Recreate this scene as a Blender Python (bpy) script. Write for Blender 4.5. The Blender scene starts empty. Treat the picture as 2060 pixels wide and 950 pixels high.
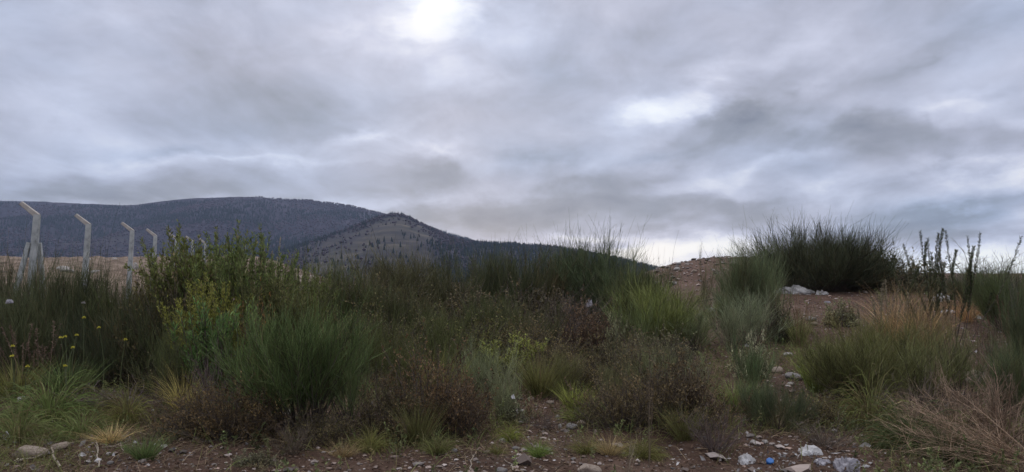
import bpy, bmesh, math
import numpy as np
from mathutils import Vector, Matrix

S = bpy.context.scene
C = S.collection
RNG = np.random.default_rng(7)
R = math.radians

# ------------------------------------------------------------------ camera
PXW, PXH, FPX, EYE = 2060.0, 950.0, 1586.0, 1.6
PITCH = math.atan(50 / FPX)
cam_d = bpy.data.cameras.new('camera')
cam_d.sensor_width = 36.0
cam_d.lens = FPX / PXW * 36.0
cam_d.clip_start = 0.1
cam_d.clip_end = 20000
cam = bpy.data.objects.new('camera', cam_d)
C.objects.link(cam)
cam.location = (0, 0, EYE)
cam.rotation_euler = (R(90) + PITCH, 0, 0)
S.camera = cam


def ray(px, py):
    u, v = (px - PXW / 2) / FPX, (PXH / 2 - py) / FPX
    return u, math.cos(PITCH) - v * math.sin(PITCH), math.sin(PITCH) + v * math.cos(PITCH)


def at(px, py, d):
    """the point at depth d metres seen in direction px, py of the photograph"""
    x, y, z = ray(px, py)
    return x / y * d, d, EYE + z / y * d


def azel(px, py):
    x, y, z = ray(px, py)
    return math.atan2(x, y), math.asin(z / math.sqrt(x * x + y * y + z * z))


# ------------------------------------------------------------------ exposure
S.view_settings.view_transform = 'Standard'
S.view_settings.look = 'None'
S.view_settings.exposure = 0.0
S.view_settings.gamma = 1.0
S.view_settings.use_curve_mapping = False
S.cycles.max_bounces = 6
S.cycles.diffuse_bounces = 3
S.cycles.glossy_bounces = 2
S.cycles.transmission_bounces = 3
S.cycles.transparent_max_bounces = 4
S.cycles.volume_bounces = 0
S.cycles.use_denoising = True

# ------------------------------------------------------------------ sky and sun
SUN_AZ, SUN_EL = azel(880, 30)
W = bpy.data.worlds.new('World')
S.world = W
W.use_nodes = True
nt = W.node_tree
nt.nodes.clear()


def N(t, typ, **kw):
    n = t.nodes.new(typ)
    for k, v in kw.items():
        setattr(n, k, v)
    return n


def L(t, a, b):
    t.links.new(a, b)


def M(t, op, a, b=None, c=None, clamp=False):
    n = N(t, 'ShaderNodeMath', operation=op)
    n.use_clamp = clamp
    for i, v in enumerate((a, b, c)):
        if v is None:
            continue
        if isinstance(v, (int, float)):
            n.inputs[i].default_value = v
        else:
            L(t, v, n.inputs[i])
    return n.outputs[0]


def noise(t, vec, scale, detail=4, rough=0.5, dist=0.0):
    n = N(t, 'ShaderNodeTexNoise')
    n.inputs['Scale'].default_value = scale
    n.inputs['Detail'].default_value = detail
    n.inputs['Roughness'].default_value = rough
    n.inputs['Distortion'].default_value = dist
    if vec is not None:
        L(t, vec, n.inputs['Vector'])
    return n


def ramp(t, fac, stops, interp='LINEAR'):
    n = N(t, 'ShaderNodeValToRGB')
    cr = n.color_ramp
    cr.interpolation = interp
    while len(cr.elements) < len(stops):
        cr.elements.new(0.5)
    for e, (p, col) in zip(cr.elements, stops):
        e.position = p
        e.color = (*col, 1)
    L(t, fac, n.inputs[0])
    return n.outputs[0]


def mixc(t, fac, a, b, mode='MIX'):
    n = N(t, 'ShaderNodeMix', data_type='RGBA', blend_type=mode)
    for i, v in ((0, fac), (6, a), (7, b)):
        if isinstance(v, (int, float)):
            n.inputs[i].default_value = v
        elif isinstance(v, tuple):
            n.inputs[i].default_value = (*v, 1)
        else:
            L(t, v, n.inputs[i])
    return n.outputs[2]


tc = N(nt, 'ShaderNodeTexCoord')
sep = N(nt, 'ShaderNodeSeparateXYZ')
L(nt, tc.outputs['Generated'], sep.inputs[0])
dx, dy, dz = sep.outputs
az = M(nt, 'ARCTAN2', dx, dy)
el = M(nt, 'ARCSINE', dz)
# cloud layer seen in perspective: the direction meets a flat deck overhead
den = M(nt, 'ADD', M(nt, 'MAXIMUM', dz, 0.0), 0.10)
comb = N(nt, 'ShaderNodeCombineXYZ')
L(nt, M(nt, 'DIVIDE', dx, den), comb.inputs[0])
L(nt, M(nt, 'DIVIDE', dy, den), comb.inputs[1])
deck = comb.outputs[0]
mp = N(nt, 'ShaderNodeMapping')
mp.inputs['Rotation'].default_value = (0, 0, R(-32))
mp.inputs['Scale'].default_value = (1.0, 0.34, 1.0)
L(nt, deck, mp.inputs[0])
streak = noise(nt, mp.outputs[0], 1.7, 8, 0.58, 0.35).outputs[0]
puff = noise(nt, deck, 0.85, 7, 0.55, 0.5).outputs[0]
# angle space, warped so that the placed cloud banks get ragged edges
ae = N(nt, 'ShaderNodeCombineXYZ')
L(nt, az, ae.inputs[0])
L(nt, el, ae.inputs[1])
mp2 = N(nt, 'ShaderNodeMapping')
mp2.inputs['Scale'].default_value = (1.0, 1.9, 1.0)
L(nt, ae.outputs[0], mp2.inputs[0])
wn = noise(nt, mp2.outputs[0], 7.0, 8, 0.60)
vs = N(nt, 'ShaderNodeVectorMath', operation='SUBTRACT')
L(nt, wn.outputs['Color'], vs.inputs[0])
vs.inputs[1].default_value = (0.5, 0.5, 0.5)
vm = N(nt, 'ShaderNodeVectorMath', operation='MULTIPLY')
L(nt, vs.outputs[0], vm.inputs[0])
vm.inputs[1].default_value = (0.20, 0.085, 0.0)
va = N(nt, 'ShaderNodeVectorMath', operation='ADD')
L(nt, ae.outputs[0], va.inputs[0])
L(nt, vm.outputs[0], va.inputs[1])
warped = va.outputs[0]
billow = noise(nt, mp2.outputs[0], 9.0, 8, 0.60, 0.4).outputs[0]

BANKS = [  # px, py, half-width, half-height, tilt, amount, blueness
    (878, 15, 120, 105, 0, 0.95, 0), (850, 60, 320, 200, 0, 0.40, 0), (1060, 60, 190, 130, 0, .16, 0),
    (1335, 212, 230, 50, -9, 0.50, 0), (1430, 165, 340, 70, -22, 0.34, 0), (1600, 190, 160, 40, -12, .2, 0),
    (2040, 350, 190, 80, -14, 0.85, 0), (1900, 225, 200, 30, -14, .2, 0), (1520, 345, 260, 26, -14, .25, 0),
    (1350, 512, 460, 60, 0, 1.7, 0), (1170, 472, 120, 20, 0, .45, 0), (1930, 535, 380, 70, 0, 1.8, 0), (980, 490, 90, 24, 0, .5, 0),
    (740, 265, 190, 34, -18, 0.32, 0), (500, 332, 420, 16, -2, 0.20, 0), (100, 250, 260, 130, 0, .10, 0), (200, 20, 400, 80, 0, .08, 0), (880, 300, 110, 26, 0, .2, 0),
    (500, 180, 520, 190, 0, -0.20, .25), (590, 240, 300, 70, -8, -0.16, 0.3), (360, 312, 200, 22, 3, -.18, .45), (1080, 318, 300, 48, -5, -0.28, 0.6),
    (1490, 230, 160, 56, 4, -0.30, 0), (1575, 195, 60, 34, 0, -.22, 0), (1730, 275, 330, 70, 0, -0.34, 0), (1930, 428, 460, 46, -5, -0.45, 1.0),
    (200, 385, 640, 55, 0, -0.26, 0), (840, 355, 260, 60, 0, -0.22, 0), (1230, 445, 420, 34, 0, -0.22, 0.1), (1880, 110, 500, 55, -17, -0.22, 0), (1240, 492, 100, 22, 0, -.35, .3),
    (1280, 320, 200, 30, -10, -.15, .5), (1650, 410, 300, 22, -6, .16, 0),
]
tot, blue = None, None
for (px, py, hw, hh, rot, amt, bl) in BANKS:
    a0, e0 = azel(px, py)
    m = N(nt, 'ShaderNodeMapping', vector_type='TEXTURE')
    m.inputs['Location'].default_value = (a0, e0, 0)
    m.inputs['Rotation'].default_value = (0, 0, R(-rot))
    m.inputs['Scale'].default_value = (hw / FPX, hh / FPX, 1)
    L(nt, warped, m.inputs[0])
    g = N(nt, 'ShaderNodeTexGradient', gradient_type='QUADRATIC_SPHERE')
    L(nt, m.outputs[0], g.inputs[0])
    v = M(nt, 'MULTIPLY', g.outputs['Fac'], amt * 1.25)
    tot = v if tot is None else M(nt, 'ADD', tot, v)
    if bl:
        b = M(nt, 'MULTIPLY', g.outputs['Fac'], bl)
        blue = b if blue is None else M(nt, 'ADD', blue, b)
# general cloud relief
rel = M(nt, 'ADD', M(nt, 'MULTIPLY', M(nt, 'SUBTRACT', streak, 0.5), 0.80), M(nt, 'MULTIPLY', M(nt, 'SUBTRACT', puff, 0.5), 0.40))
rel = M(nt, 'ADD', rel, M(nt, 'MULTIPLY', M(nt, 'SUBTRACT', billow, 0.5), 0.62))
tot = M(nt, 'MULTIPLY', tot, M(nt, 'ADD', M(nt, 'MULTIPLY', billow, 1.3), 0.35))
bright = M(nt, 'ADD', M(nt, 'ADD', tot, rel), 0.56)
# cloud banks with a defined upper edge: edge height along the azimuth, body a little darker, thin bright rim
wsep = N(nt, 'ShaderNodeSeparateXYZ')
L(nt, warped, wsep.inputs[0])
fine = M(nt, 'MULTIPLY', M(nt, 'SUBTRACT', noise(nt, mp2.outputs[0], 26.0, 6, 0.62).outputs[0], 0.5), 0.022)
el_w = M(nt, 'ADD', M(nt, 'ADD', M(nt, 'MULTIPLY', wsep.outputs[1], 0.45), M(nt, 'MULTIPLY', el, 0.55)), fine)
az01 = M(nt, 'MULTIPLY_ADD', az, 1 / 1.6, 0.5, clamp=True)


def cloud_bank(pts, soft, thick, dark, rim, blueness=0.0):
    fc = N(nt, 'ShaderNodeFloatCurve')
    cv = fc.mapping.curves[0]
    pa = []
    for (px, py) in pts:
        a, e = azel(px, py)
        pa.append((a / 1.6 + 0.5, e / 0.4))
    pa = [(0.0, pa[0][1])] + pa + [(1.0, pa[-1][1])]
    while len(cv.points) < len(pa):
        cv.points.new(0.5, 0.5)
    for p, q in zip(cv.points, pa):
        p.location = q
    fc.mapping.update()
    L(nt, az01, fc.inputs['Value'])
    t = M(nt, 'SUBTRACT', M(nt, 'MULTIPLY', fc.outputs[0], 0.4), el_w)
    up = N(nt, 'ShaderNodeMapRange', interpolation_type='SMOOTHSTEP')
    L(nt, t, up.inputs[0])
    up.inputs[1].default_value, up.inputs[2].default_value = -soft * .3, soft
    dn = N(nt, 'ShaderNodeMapRange', interpolation_type='SMOOTHSTEP')
    L(nt, t, dn.inputs[0])
    dn.inputs[1].default_value, dn.inputs[2].default_value = thick * .45, thick
    dn.inputs[3].default_value, dn.inputs[4].default_value = 1.0, 0.0
    body = M(nt, 'MULTIPLY', up.outputs[0], dn.outputs[0])
    q = M(nt, 'DIVIDE', M(nt, 'ADD', t, soft * .25), soft * 1.1)
    glow = M(nt, 'MULTIPLY', M(nt, 'EXPONENT', M(nt, 'MULTIPLY', M(nt, 'MULTIPLY', q, q), -1.0)), M(nt, 'MULTIPLY', M(nt, 'SUBTRACT', billow, 0.28), rim * 2.4))
    return M(nt, 'ADD', M(nt, 'MULTIPLY', body, -dark), glow)


for args in (
    ([(0, 372), (80, 350), (160, 336), (300, 338), (400, 330), (490, 322), (600, 342), (680, 330), (760, 316), (850, 297), (900, 305), (950, 345), (1010, 336), (1060, 330), (1160, 332), (1250, 348), (1400, 352), (1560, 372), (1700, 395), (2060, 430)], .016, .085, .12, .20),
    ([(0, 430), (900, 400), (1200, 330), (1340, 275), (1390, 238), (1430, 205), (1480, 190), (1520, 205), (1570, 238), (1640, 250), (1720, 230), (1800, 222), (1870, 232), (1890, 255), (1970, 232), (2060, 252)], .012, .075, .15, .12),
    ([(0, 420), (600, 420), (1100, 400), (1230, 388), (1300, 398), (1420, 380), (1500, 398), (1600, 392), (1700, 372), (1830, 350), (1960, 325), (2060, 320)], .010, .035, .14, .26),
    ([(0, 600), (1000, 520), (1160, 476), (1230, 470), (1290, 490), (1500, 500), (1650, 470), (1800, 452), (1930, 448), (2000, 462), (2060, 460)], .012, .03, .16, .24),
):
    bright = M(nt, 'ADD', bright, cloud_bank(*args))
cloud = ramp(nt, M(nt, 'MULTIPLY', bright, 0.5), [(0.0, (.22, .235, .29)), (0.13, (.335, .35, .41)), (0.25, (.49, .51, .625)), (0.38, (.66, .685, .83)), (0.55, (.92, .93, 1.02)), (0.9, (1.2, 1.18, 1.14))])
blue_f = M(nt, 'ADD', M(nt, 'MULTIPLY', blue, 0.85), M(nt, 'MULTIPLY', M(nt, 'SUBTRACT', noise(nt, mp2.outputs[0], 3.2, 3).outputs[0], 0.40), 2.0), clamp=True)
cloud = mixc(nt, blue_f, cloud, (0.84, .98, 1.09), 'MULTIPLY')
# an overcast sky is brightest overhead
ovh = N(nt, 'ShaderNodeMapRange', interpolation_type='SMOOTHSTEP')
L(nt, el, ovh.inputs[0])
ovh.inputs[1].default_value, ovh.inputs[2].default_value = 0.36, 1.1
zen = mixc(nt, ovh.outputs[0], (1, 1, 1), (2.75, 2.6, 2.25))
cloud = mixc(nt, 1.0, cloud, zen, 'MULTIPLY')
below = M(nt, 'MULTIPLY', M(nt, 'ADD', dz, 0.06), 20.0, clamp=True)
cloud = mixc(nt, below, (.16, .15, .14), cloud)
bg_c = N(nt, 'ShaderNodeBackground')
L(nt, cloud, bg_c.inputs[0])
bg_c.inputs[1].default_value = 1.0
skyt = N(nt, 'ShaderNodeTexSky', sky_type='NISHITA')
skyt.sun_disc = False
skyt.sun_elevation = SUN_EL
skyt.sun_rotation = SUN_AZ
skyt.altitude = 700
bg_s = N(nt, 'ShaderNodeBackground')
L(nt, skyt.outputs[0], bg_s.inputs[0])
bg_s.inputs[1].default_value = 0.10
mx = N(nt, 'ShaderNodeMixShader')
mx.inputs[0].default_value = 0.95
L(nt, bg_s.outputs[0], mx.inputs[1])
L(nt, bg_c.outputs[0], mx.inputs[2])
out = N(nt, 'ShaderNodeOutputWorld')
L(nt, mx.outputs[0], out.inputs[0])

sun_d = bpy.data.lights.new('sun', 'SUN')
sun_d.energy = 0.6
sun_d.angle = R(25)
sun_d.color = (1.0, 0.95, 0.88)
sun = bpy.data.objects.new('sun', sun_d)
C.objects.link(sun)
sv = Vector((math.sin(SUN_AZ) * math.cos(SUN_EL), math.cos(SUN_AZ) * math.cos(SUN_EL), math.sin(SUN_EL)))
sun.rotation_euler = sv.to_track_quat('Z', 'Y').to_euler()
sun.location = sv * 30


# ------------------------------------------------------------------ numeric helpers
def _h(ix, iy, seed):
    n = (ix.astype(np.int64) * 374761393 + iy.astype(np.int64) * 668265263 + seed * 982451653) & 0x7fffffff
    n = ((n ^ (n >> 13)) * 1274126177) & 0x7fffffff
    n = n ^ (n >> 16)
    return (n & 0xffff) / 65535.0


def vnoise(x, y, seed=0):
    x, y = np.asarray(x, float), np.asarray(y, float)
    ix, iy = np.floor(x), np.floor(y)
    fx, fy = x - ix, y - iy
    fx, fy = fx * fx * (3 - 2 * fx), fy * fy * (3 - 2 * fy)
    a, b = _h(ix, iy, seed), _h(ix + 1, iy, seed)
    c, d = _h(ix, iy + 1, seed), _h(ix + 1, iy + 1, seed)
    return (a * (1 - fx) + b * fx) * (1 - fy) + (c * (1 - fx) + d * fx) * fy


def fbm(x, y, oct=4, seed=0, gain=0.5):
    s, a, t = 0.0, 1.0, 0.0
    x, y = np.asarray(x, float), np.asarray(y, float)
    for i in range(oct):
        s = s + a * vnoise(x, y, seed + i * 17)
        t += a
        a *= gain
        x, y = x * 2.03 + 5.3, y * 2.03 + 1.7
    return s / t - 0.5


def ss(a, b, x):
    t = np.clip((np.asarray(x, float) - a) / (b - a), 0, 1)
    return t * t * (3 - 2 * t)


def ground(x, y):
    x, y = np.asarray(x, float), np.asarray(y, float)
    r = x / np.maximum(np.abs(y), 3.0)
    right = ss(0.10, 0.30, r)
    left = 1 - ss(-0.33, -0.20, r)
    z = 0.80 * ss(8.5, 21, y) * right
    z = z + left * (1.40 * ss(24, 62, y) + 0.5 * ss(62, 120, y) - 3.0 * ss(130, 240, y))
    z = z + 1.02 * np.exp(-(((x - 7.3) / 3.3) ** 4) - ((y - 31) / 4.5) ** 2)      # spoil heap
    z = z - ss(36, 700, y) * 45 * (1 - left) - ss(300, 1200, y) * 25 * left
    z = z + 0.10 * fbm(x * 0.35, y * 0.35, 3, 3) + 0.10 * fbm(x * 1.1, y * 1.1, 3, 9) + 0.05 * fbm(x * 4, y * 4, 3, 21, .6) * (y < 40)
    z = z + left * ss(30, 45, y) * (1 - ss(140, 200, y)) * (1.0 * fbm(x * 0.16, y * 0.11, 3, 31) + 0.9 * fbm(x * 0.5, y * 0.3, 3, 33))
    z = z + 0.16 * np.exp(-((x + 4.6) / 1.5) ** 2 - ((y - 8.3) / 0.8) ** 2)
    return z


def gz(x, y):
    return float(ground(np.array([x]), np.array([y]))[0])


# ------------------------------------------------------------------ mesh building
class MB:
    def __init__(s):
        s.v, s.q, s.t, s.c, s.n = [], [], [], [], 0

    def add(s, v, q=None, t=None, c=None):
        v = np.asarray(v, float).reshape(-1, 3)
        if q is not None:
            s.q.append(np.asarray(q, np.int64).reshape(-1, 4) + s.n)
        if t is not None:
            s.t.append(np.asarray(t, np.int64).reshape(-1, 3) + s.n)
        cc = np.zeros((len(v), 4))
        cc[:, 3] = 1
        if c is None:
            cc[:, 0] = 0.5
        else:
            c = np.asarray(c, float)
            cc[:, :2] = c.reshape(-1, 2)
        s.c.append(cc)
        s.v.append(v)
        s.n += len(v)
        return s

    def mesh(s, name, mat, smooth=False):
        v = np.concatenate(s.v)
        q = np.concatenate(s.q) if s.q else np.zeros((0, 4), np.int64)
        t = np.concatenate(s.t) if s.t else np.zeros((0, 3), np.int64)
        me = bpy.data.meshes.new(name)
        me.vertices.add(len(v))
        me.vertices.foreach_set('co', v.astype(np.float32).ravel())
        lv = np.concatenate([q.ravel(), t.ravel()])
        me.loops.add(len(lv))
        me.loops.foreach_set('vertex_index', lv.astype(np.int32))
        nf = len(q) + len(t)
        me.polygons.add(nf)
        st = np.concatenate([np.arange(len(q)) * 4, len(q) * 4 + np.arange(len(t)) * 3])
        me.polygons.foreach_set('loop_start', st.astype(np.int32))
        me.polygons.foreach_set('use_smooth', np.full(nf, smooth))
        me.update(calc_edges=True)
        a = me.attributes.new('tint', 'FLOAT_COLOR', 'POINT')
        a.data.foreach_set('color', np.concatenate(s.c).astype(np.float32).ravel())
        me.validate()
        if mat:
            me.materials.append(mat)
        return me


def norm(a):
    return a / np.maximum(np.linalg.norm(a, axis=-1, keepdims=True), 1e-9)


def cols(n, k, tint, dry):
    """(n) values spread over k verts each"""
    c = np.zeros((n, k, 2))
    c[..., 0] = np.broadcast_to(np.asarray(tint, float).reshape(-1, 1) if np.ndim(tint) <= 1 else tint, (n, k))
    c[..., 1] = np.broadcast_to(np.asarray(dry, float).reshape(-1, 1) if np.ndim(dry) <= 1 else dry, (n, k))
    return c.reshape(-1, 2)


def curves(base, d, length, K, rng, up=0.3, wig=0.12, sag=0.0):
    """n bending stems as polylines (n,K,3)"""
    n = len(base)
    P = np.zeros((n, K, 3))
    P[:, 0] = base
    d = norm(np.asarray(d, float))
    st = np.asarray(length, float).reshape(-1, 1) / (K - 1)
    for k in range(1, K):
        d = norm(d + np.array([0, 0, 1.0]) * (up / (K - 1)) - np.array([0, 0, 1.0]) * (sag * k / (K - 1) / (K - 1) * 2) + rng.normal(0, wig, (n, 3)) / math.sqrt(K - 1))
        P[:, k] = P[:, k - 1] + d * st
    return P


def tubes(mb, P, r0, r1, rng, tint=0.5, dry=0.0, sides=3):
    n, K, _ = P.shape
    T = np.gradient(P, axis=1)
    T = norm(T)
    ref = norm(rng.normal(0, 1, (n, 1, 3)))
    U = norm(np.cross(T, ref + 0 * T))
    V = np.cross(T, U)
    t = np.linspace(0, 1, K).reshape(1, K, 1)
    rad = np.asarray(r0, float).reshape(-1, 1, 1) * (1 - t) + np.asarray(r1, float).reshape(-1, 1, 1) * t
    ang = np.arange(sides) * 2 * math.pi / sides
    ring = P[:, :, None, :] + rad[..., None] * (U[:, :, None, :] * np.cos(ang)[None, None, :, None] + V[:, :, None, :] * np.sin(ang)[None, None, :, None])
    idx = np.arange(n * K * sides).reshape(n, K, sides)
    a, b = idx[:, :-1, :], idx[:, 1:, :]
    q = np.stack([a, np.roll(a, -1, 2), np.roll(b, -1, 2), b], -1)
    mb.add(ring, q=q, c=cols(n, K * sides, tint, dry))


def ribbons(mb, P, w, rng, tint=0.5, dry=0.0, taper=True):
    n, K, _ = P.shape
    T = norm(np.gradient(P, axis=1))
    ref = norm(rng.normal(0, 1, (n, 1, 3)) * np.array([1, 1, 0.3]))
    U = norm(np.cross(T, ref + 0 * T))
    t = np.linspace(0, 1, K).reshape(1, K, 1)
    ww = np.asarray(w, float).reshape(-1, 1, 1) * 0.5 * (np.minimum(1.0, (1.02 - t) * 1.6) * (0.6 + 0.4 * np.minimum(1, t * 4)) if taper else 1.0)
    v = np.stack([P - U * ww, P + U * ww], 2)
    idx = np.arange(n * K * 2).reshape(n, K, 2)
    q = np.stack([idx[:, :-1, 0], idx[:, :-1, 1], idx[:, 1:, 1], idx[:, 1:, 0]], -1)
    mb.add(v, q=q, c=cols(n, K * 2, tint, dry))


def leaves(mb, B, D, ln, wd, rng, tint=0.5, dry=0.0):
    n = len(B)
    D = norm(D)
    Sd = norm(np.cross(D, norm(rng.normal(0, 1, (n, 3)))))
    Nn = np.cross(D, Sd)
    ln = np.asarray(ln, float).reshape(-1, 1) + np.zeros((n, 1))
    wd = np.asarray(wd, float).reshape(-1, 1) + np.zeros((n, 1))
    mid = B + D * ln * 0.5 + Nn * wd * 0.18
    v = np.stack([B, mid + Sd * wd * 0.5, B + D * ln, mid - Sd * wd * 0.5], 1)
    mb.add(v, q=np.arange(n * 4).reshape(n, 4), c=cols(n, 4, tint, dry))


def along(P, t):
    """points and tangents on polylines P (n,K,3) at fractions t (n)"""
    n, K, _ = P.shape
    f = np.clip(t, 0, 0.999) * (K - 1)
    i = f.astype(int)
    w = (f - i)[:, None]
    r = np.arange(n)
    return P[r, i] * (1 - w) + P[r, i + 1] * w, norm(P[r, i + 1] - P[r, i])


# ------------------------------------------------------------------ materials
def newmat(name):
    m = bpy.data.materials.new(name)
    m.use_nodes = True
    t = m.node_tree
    t.nodes.clear()
    return m, t


def finish(t, col, rough=0.8, spec=0.3, bump=None, transl=0.0, normal_strength=0.4, dist=0.02):
    p = N(t, 'ShaderNodeBsdfPrincipled')
    if isinstance(col, tuple):
        p.inputs['Base Color'].default_value = (*col, 1)
    else:
        L(t, col, p.inputs['Base Color'])
    if isinstance(rough, (int, float)):
        p.inputs['Roughness'].default_value = rough
    else:
        L(t, rough, p.inputs['Roughness'])
    p.inputs['Specular IOR Level'].default_value = spec
    if bump is not None:
        b = N(t, 'ShaderNodeBump')
        b.inputs['Strength'].default_value = normal_strength
        b.inputs['Distance'].default_value = dist
        L(t, bump, b.inputs['Height'])
        L(t, b.outputs[0], p.inputs['Normal'])
    o = N(t, 'ShaderNodeOutputMaterial')
    if transl:
        tr = N(t, 'ShaderNodeBsdfTranslucent')
        if isinstance(col, tuple):
            tr.inputs[0].default_value = (*col, 1)
        else:
            L(t, col, tr.inputs[0])
        ms = N(t, 'ShaderNodeMixShader')
        ms.inputs[0].default_value = transl
        L(t, p.outputs[0], ms.inputs[1])
        L(t, tr.outputs[0], ms.inputs[2])
        L(t, ms.outputs[0], o.inputs[0])
    else:
        L(t, p.outputs[0], o.inputs[0])
    return p


def plant_mat(name, dry=(0.17, 0.12, 0.06), transl=0.25, spec=0.2, lo=0.38, hi=1.85):
    """colour of the plant itself (object colour), varied leaf by leaf"""
    m, t = newmat(name)
    oi = N(t, 'ShaderNodeObjectInfo')
    at_ = N(t, 'ShaderNodeAttribute', attribute_name='tint')
    sp = N(t, 'ShaderNodeSeparateColor')
    L(t, at_.outputs['Color'], sp.inputs[0])
    mr = N(t, 'ShaderNodeMapRange')
    L(t, sp.outputs[0], mr.inputs[0])
    mr.inputs[3].default_value = lo
    mr.inputs[4].default_value = hi
    geo = N(t, 'ShaderNodeNewGeometry')
    nz = noise(t, geo.outputs['Position'], 3.0, 3).outputs[0]
    val = M(t, 'MULTIPLY', mr.outputs[0], M(t, 'ADD', M(t, 'MULTIPLY', nz, 0.9), 0.55))
    vc = N(t, 'ShaderNodeCombineColor')
    for i in range(3):
        L(t, val, vc.inputs[i])
    c = mixc(t, 1.0, oi.outputs['Color'], vc.outputs[0], 'MULTIPLY')
    c = mixc(t, sp.outputs[1], c, mixc(t, 1.0, dry, vc.outputs[0], 'MULTIPLY'))
    finish(t, c, 0.6, spec, transl=transl)
    return m


def simple_mat(name, stops, scale=8.0, rough=0.85, spec=0.25, bump=0.4, dist=0.01, coord='Object', detail=6):
    m, t = newmat(name)
    tcn = N(t, 'ShaderNodeTexCoord')
    n = noise(t, tcn.outputs[coord], scale, detail, 0.6)
    c = ramp(t, n.outputs[0], stops)
    finish(t, c, rough, spec, n.outputs[0], normal_strength=bump, dist=dist)
    return m


MAT = {}
MAT['foliage'] = plant_mat('foliage_green')
MAT['dry'] = plant_mat('dry_stems', dry=(0.10, 0.07, 0.045), transl=0.12)
MAT['twig'] = simple_mat('twig_bark', [(0.3, (.055, .042, .032)), (0.7, (.14, .11, .085))], 20, 0.9)
MAT['stalk'] = simple_mat('green_stalk', [(0.3, (.05, .065, .025)), (0.7, (.12, .13, .06))], 12, 0.7)
MAT['concrete'] = simple_mat('weathered_concrete', [(0.30, (.22, .225, .22)), (0.48, (.40, .41, .395)), (0.72, (.52, .52, .49))], 7, 0.9, 0.2, 0.5, 0.006)
MAT['concrete_end'] = simple_mat('stained_concrete', [(0.3, (.34, .29, .25)), (0.7, (.56, .52, .47))], 9, 0.9, 0.2, 0.5, 0.006)
MAT['rock_tan'] = simple_mat('tan_stone', [(0.25, (.16, .115, .085)), (0.55, (.30, .24, .19)), (0.8, (.42, .36, .30))], 9, 0.9, 0.25, 0.7, 0.02)
MAT['rock_grey'] = simple_mat('grey_stone', [(0.25, (.11, .10, .095)), (0.55, (.24, .22, .205)), (0.8, (.36, .34, .32))], 11, 0.9, 0.25, 0.7, 0.02)
MAT['rock_white'] = simple_mat('pale_rubble', [(0.28, (.17, .145, .125)), (0.5, (.34, .31, .28)), (0.75, (.52, .49, .46))], 8, 0.9, 0.25, 0.6, 0.02)
MAT['bag'] = simple_mat('dirty_white_plastic', [(0.30, (.17, .145, .125)), (0.46, (.46, .44, .42)), (0.62, (.62, .61, .60)), (0.8, (.70, .70, .70))], 6, 0.42, 0.5, 0.3, 0.01)
MAT['bag_grey'] = simple_mat('grey_mauve_plastic', [(0.28, (.13, .115, .12)), (0.5, (.30, .28, .30)), (0.8, (.52, .50, .53))], 7, 0.45, 0.5, 0.3, 0.01)
MAT['sheet'] = simple_mat('soiled_sheet', [(0.25, (.17, .155, .14)), (0.5, (.38, .36, .34)), (0.8, (.55, .53, .51))], 5, 0.8, 0.25, 0.4, 0.02)
MAT['blue'] = simple_mat('blue_plastic', [(0.3, (.012, .09, .30)), (0.7, (.03, .17, .48))], 20, 0.4, 0.5, 0.1, 0.002)
MAT['straw'] = simple_mat('bleached_stick', [(0.3, (.24, .19, .14)), (0.7, (.44, .38, .30))], 14, 0.85)
MAT['yellow'] = simple_mat('yellow_petals', [(0.3, (.50, .42, .04)), (0.7, (.70, .66, .12))], 60, 0.6)


# ------------------------------------------------------------------ scene-object helpers
def obj(name, me, parent=None, color=None):
    warm = (1.10, 1.04, .74) if name in ('foliage', 'blades', 'grass') else (1, 1, 1)
    gain = 1.75 if name in ('foliage', 'blades', 'grass') else 1.25
    o = bpy.data.objects.new(name, me)
    C.objects.link(o)
    if parent:
        o.parent = parent
    if color:
        o.color = tuple(c * gain * w for c, w in zip(color, warm)) + (1,)
    return o


def tag(o, label=None, cat=None, group=None, kind=None):
    for k, v in (('label', label), ('category', cat), ('group', group), ('kind', kind)):
        if v:
            o[k] = v
    return o


def structure(name, me):
    o = obj(name, me)
    o['kind'] = 'structure'
    return o


def empty(name, loc=(0, 0, 0)):
    o = bpy.data.objects.new(name, None)
    o.empty_display_size = 0.1
    C.objects.link(o)
    o.location = loc
    return o


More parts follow.
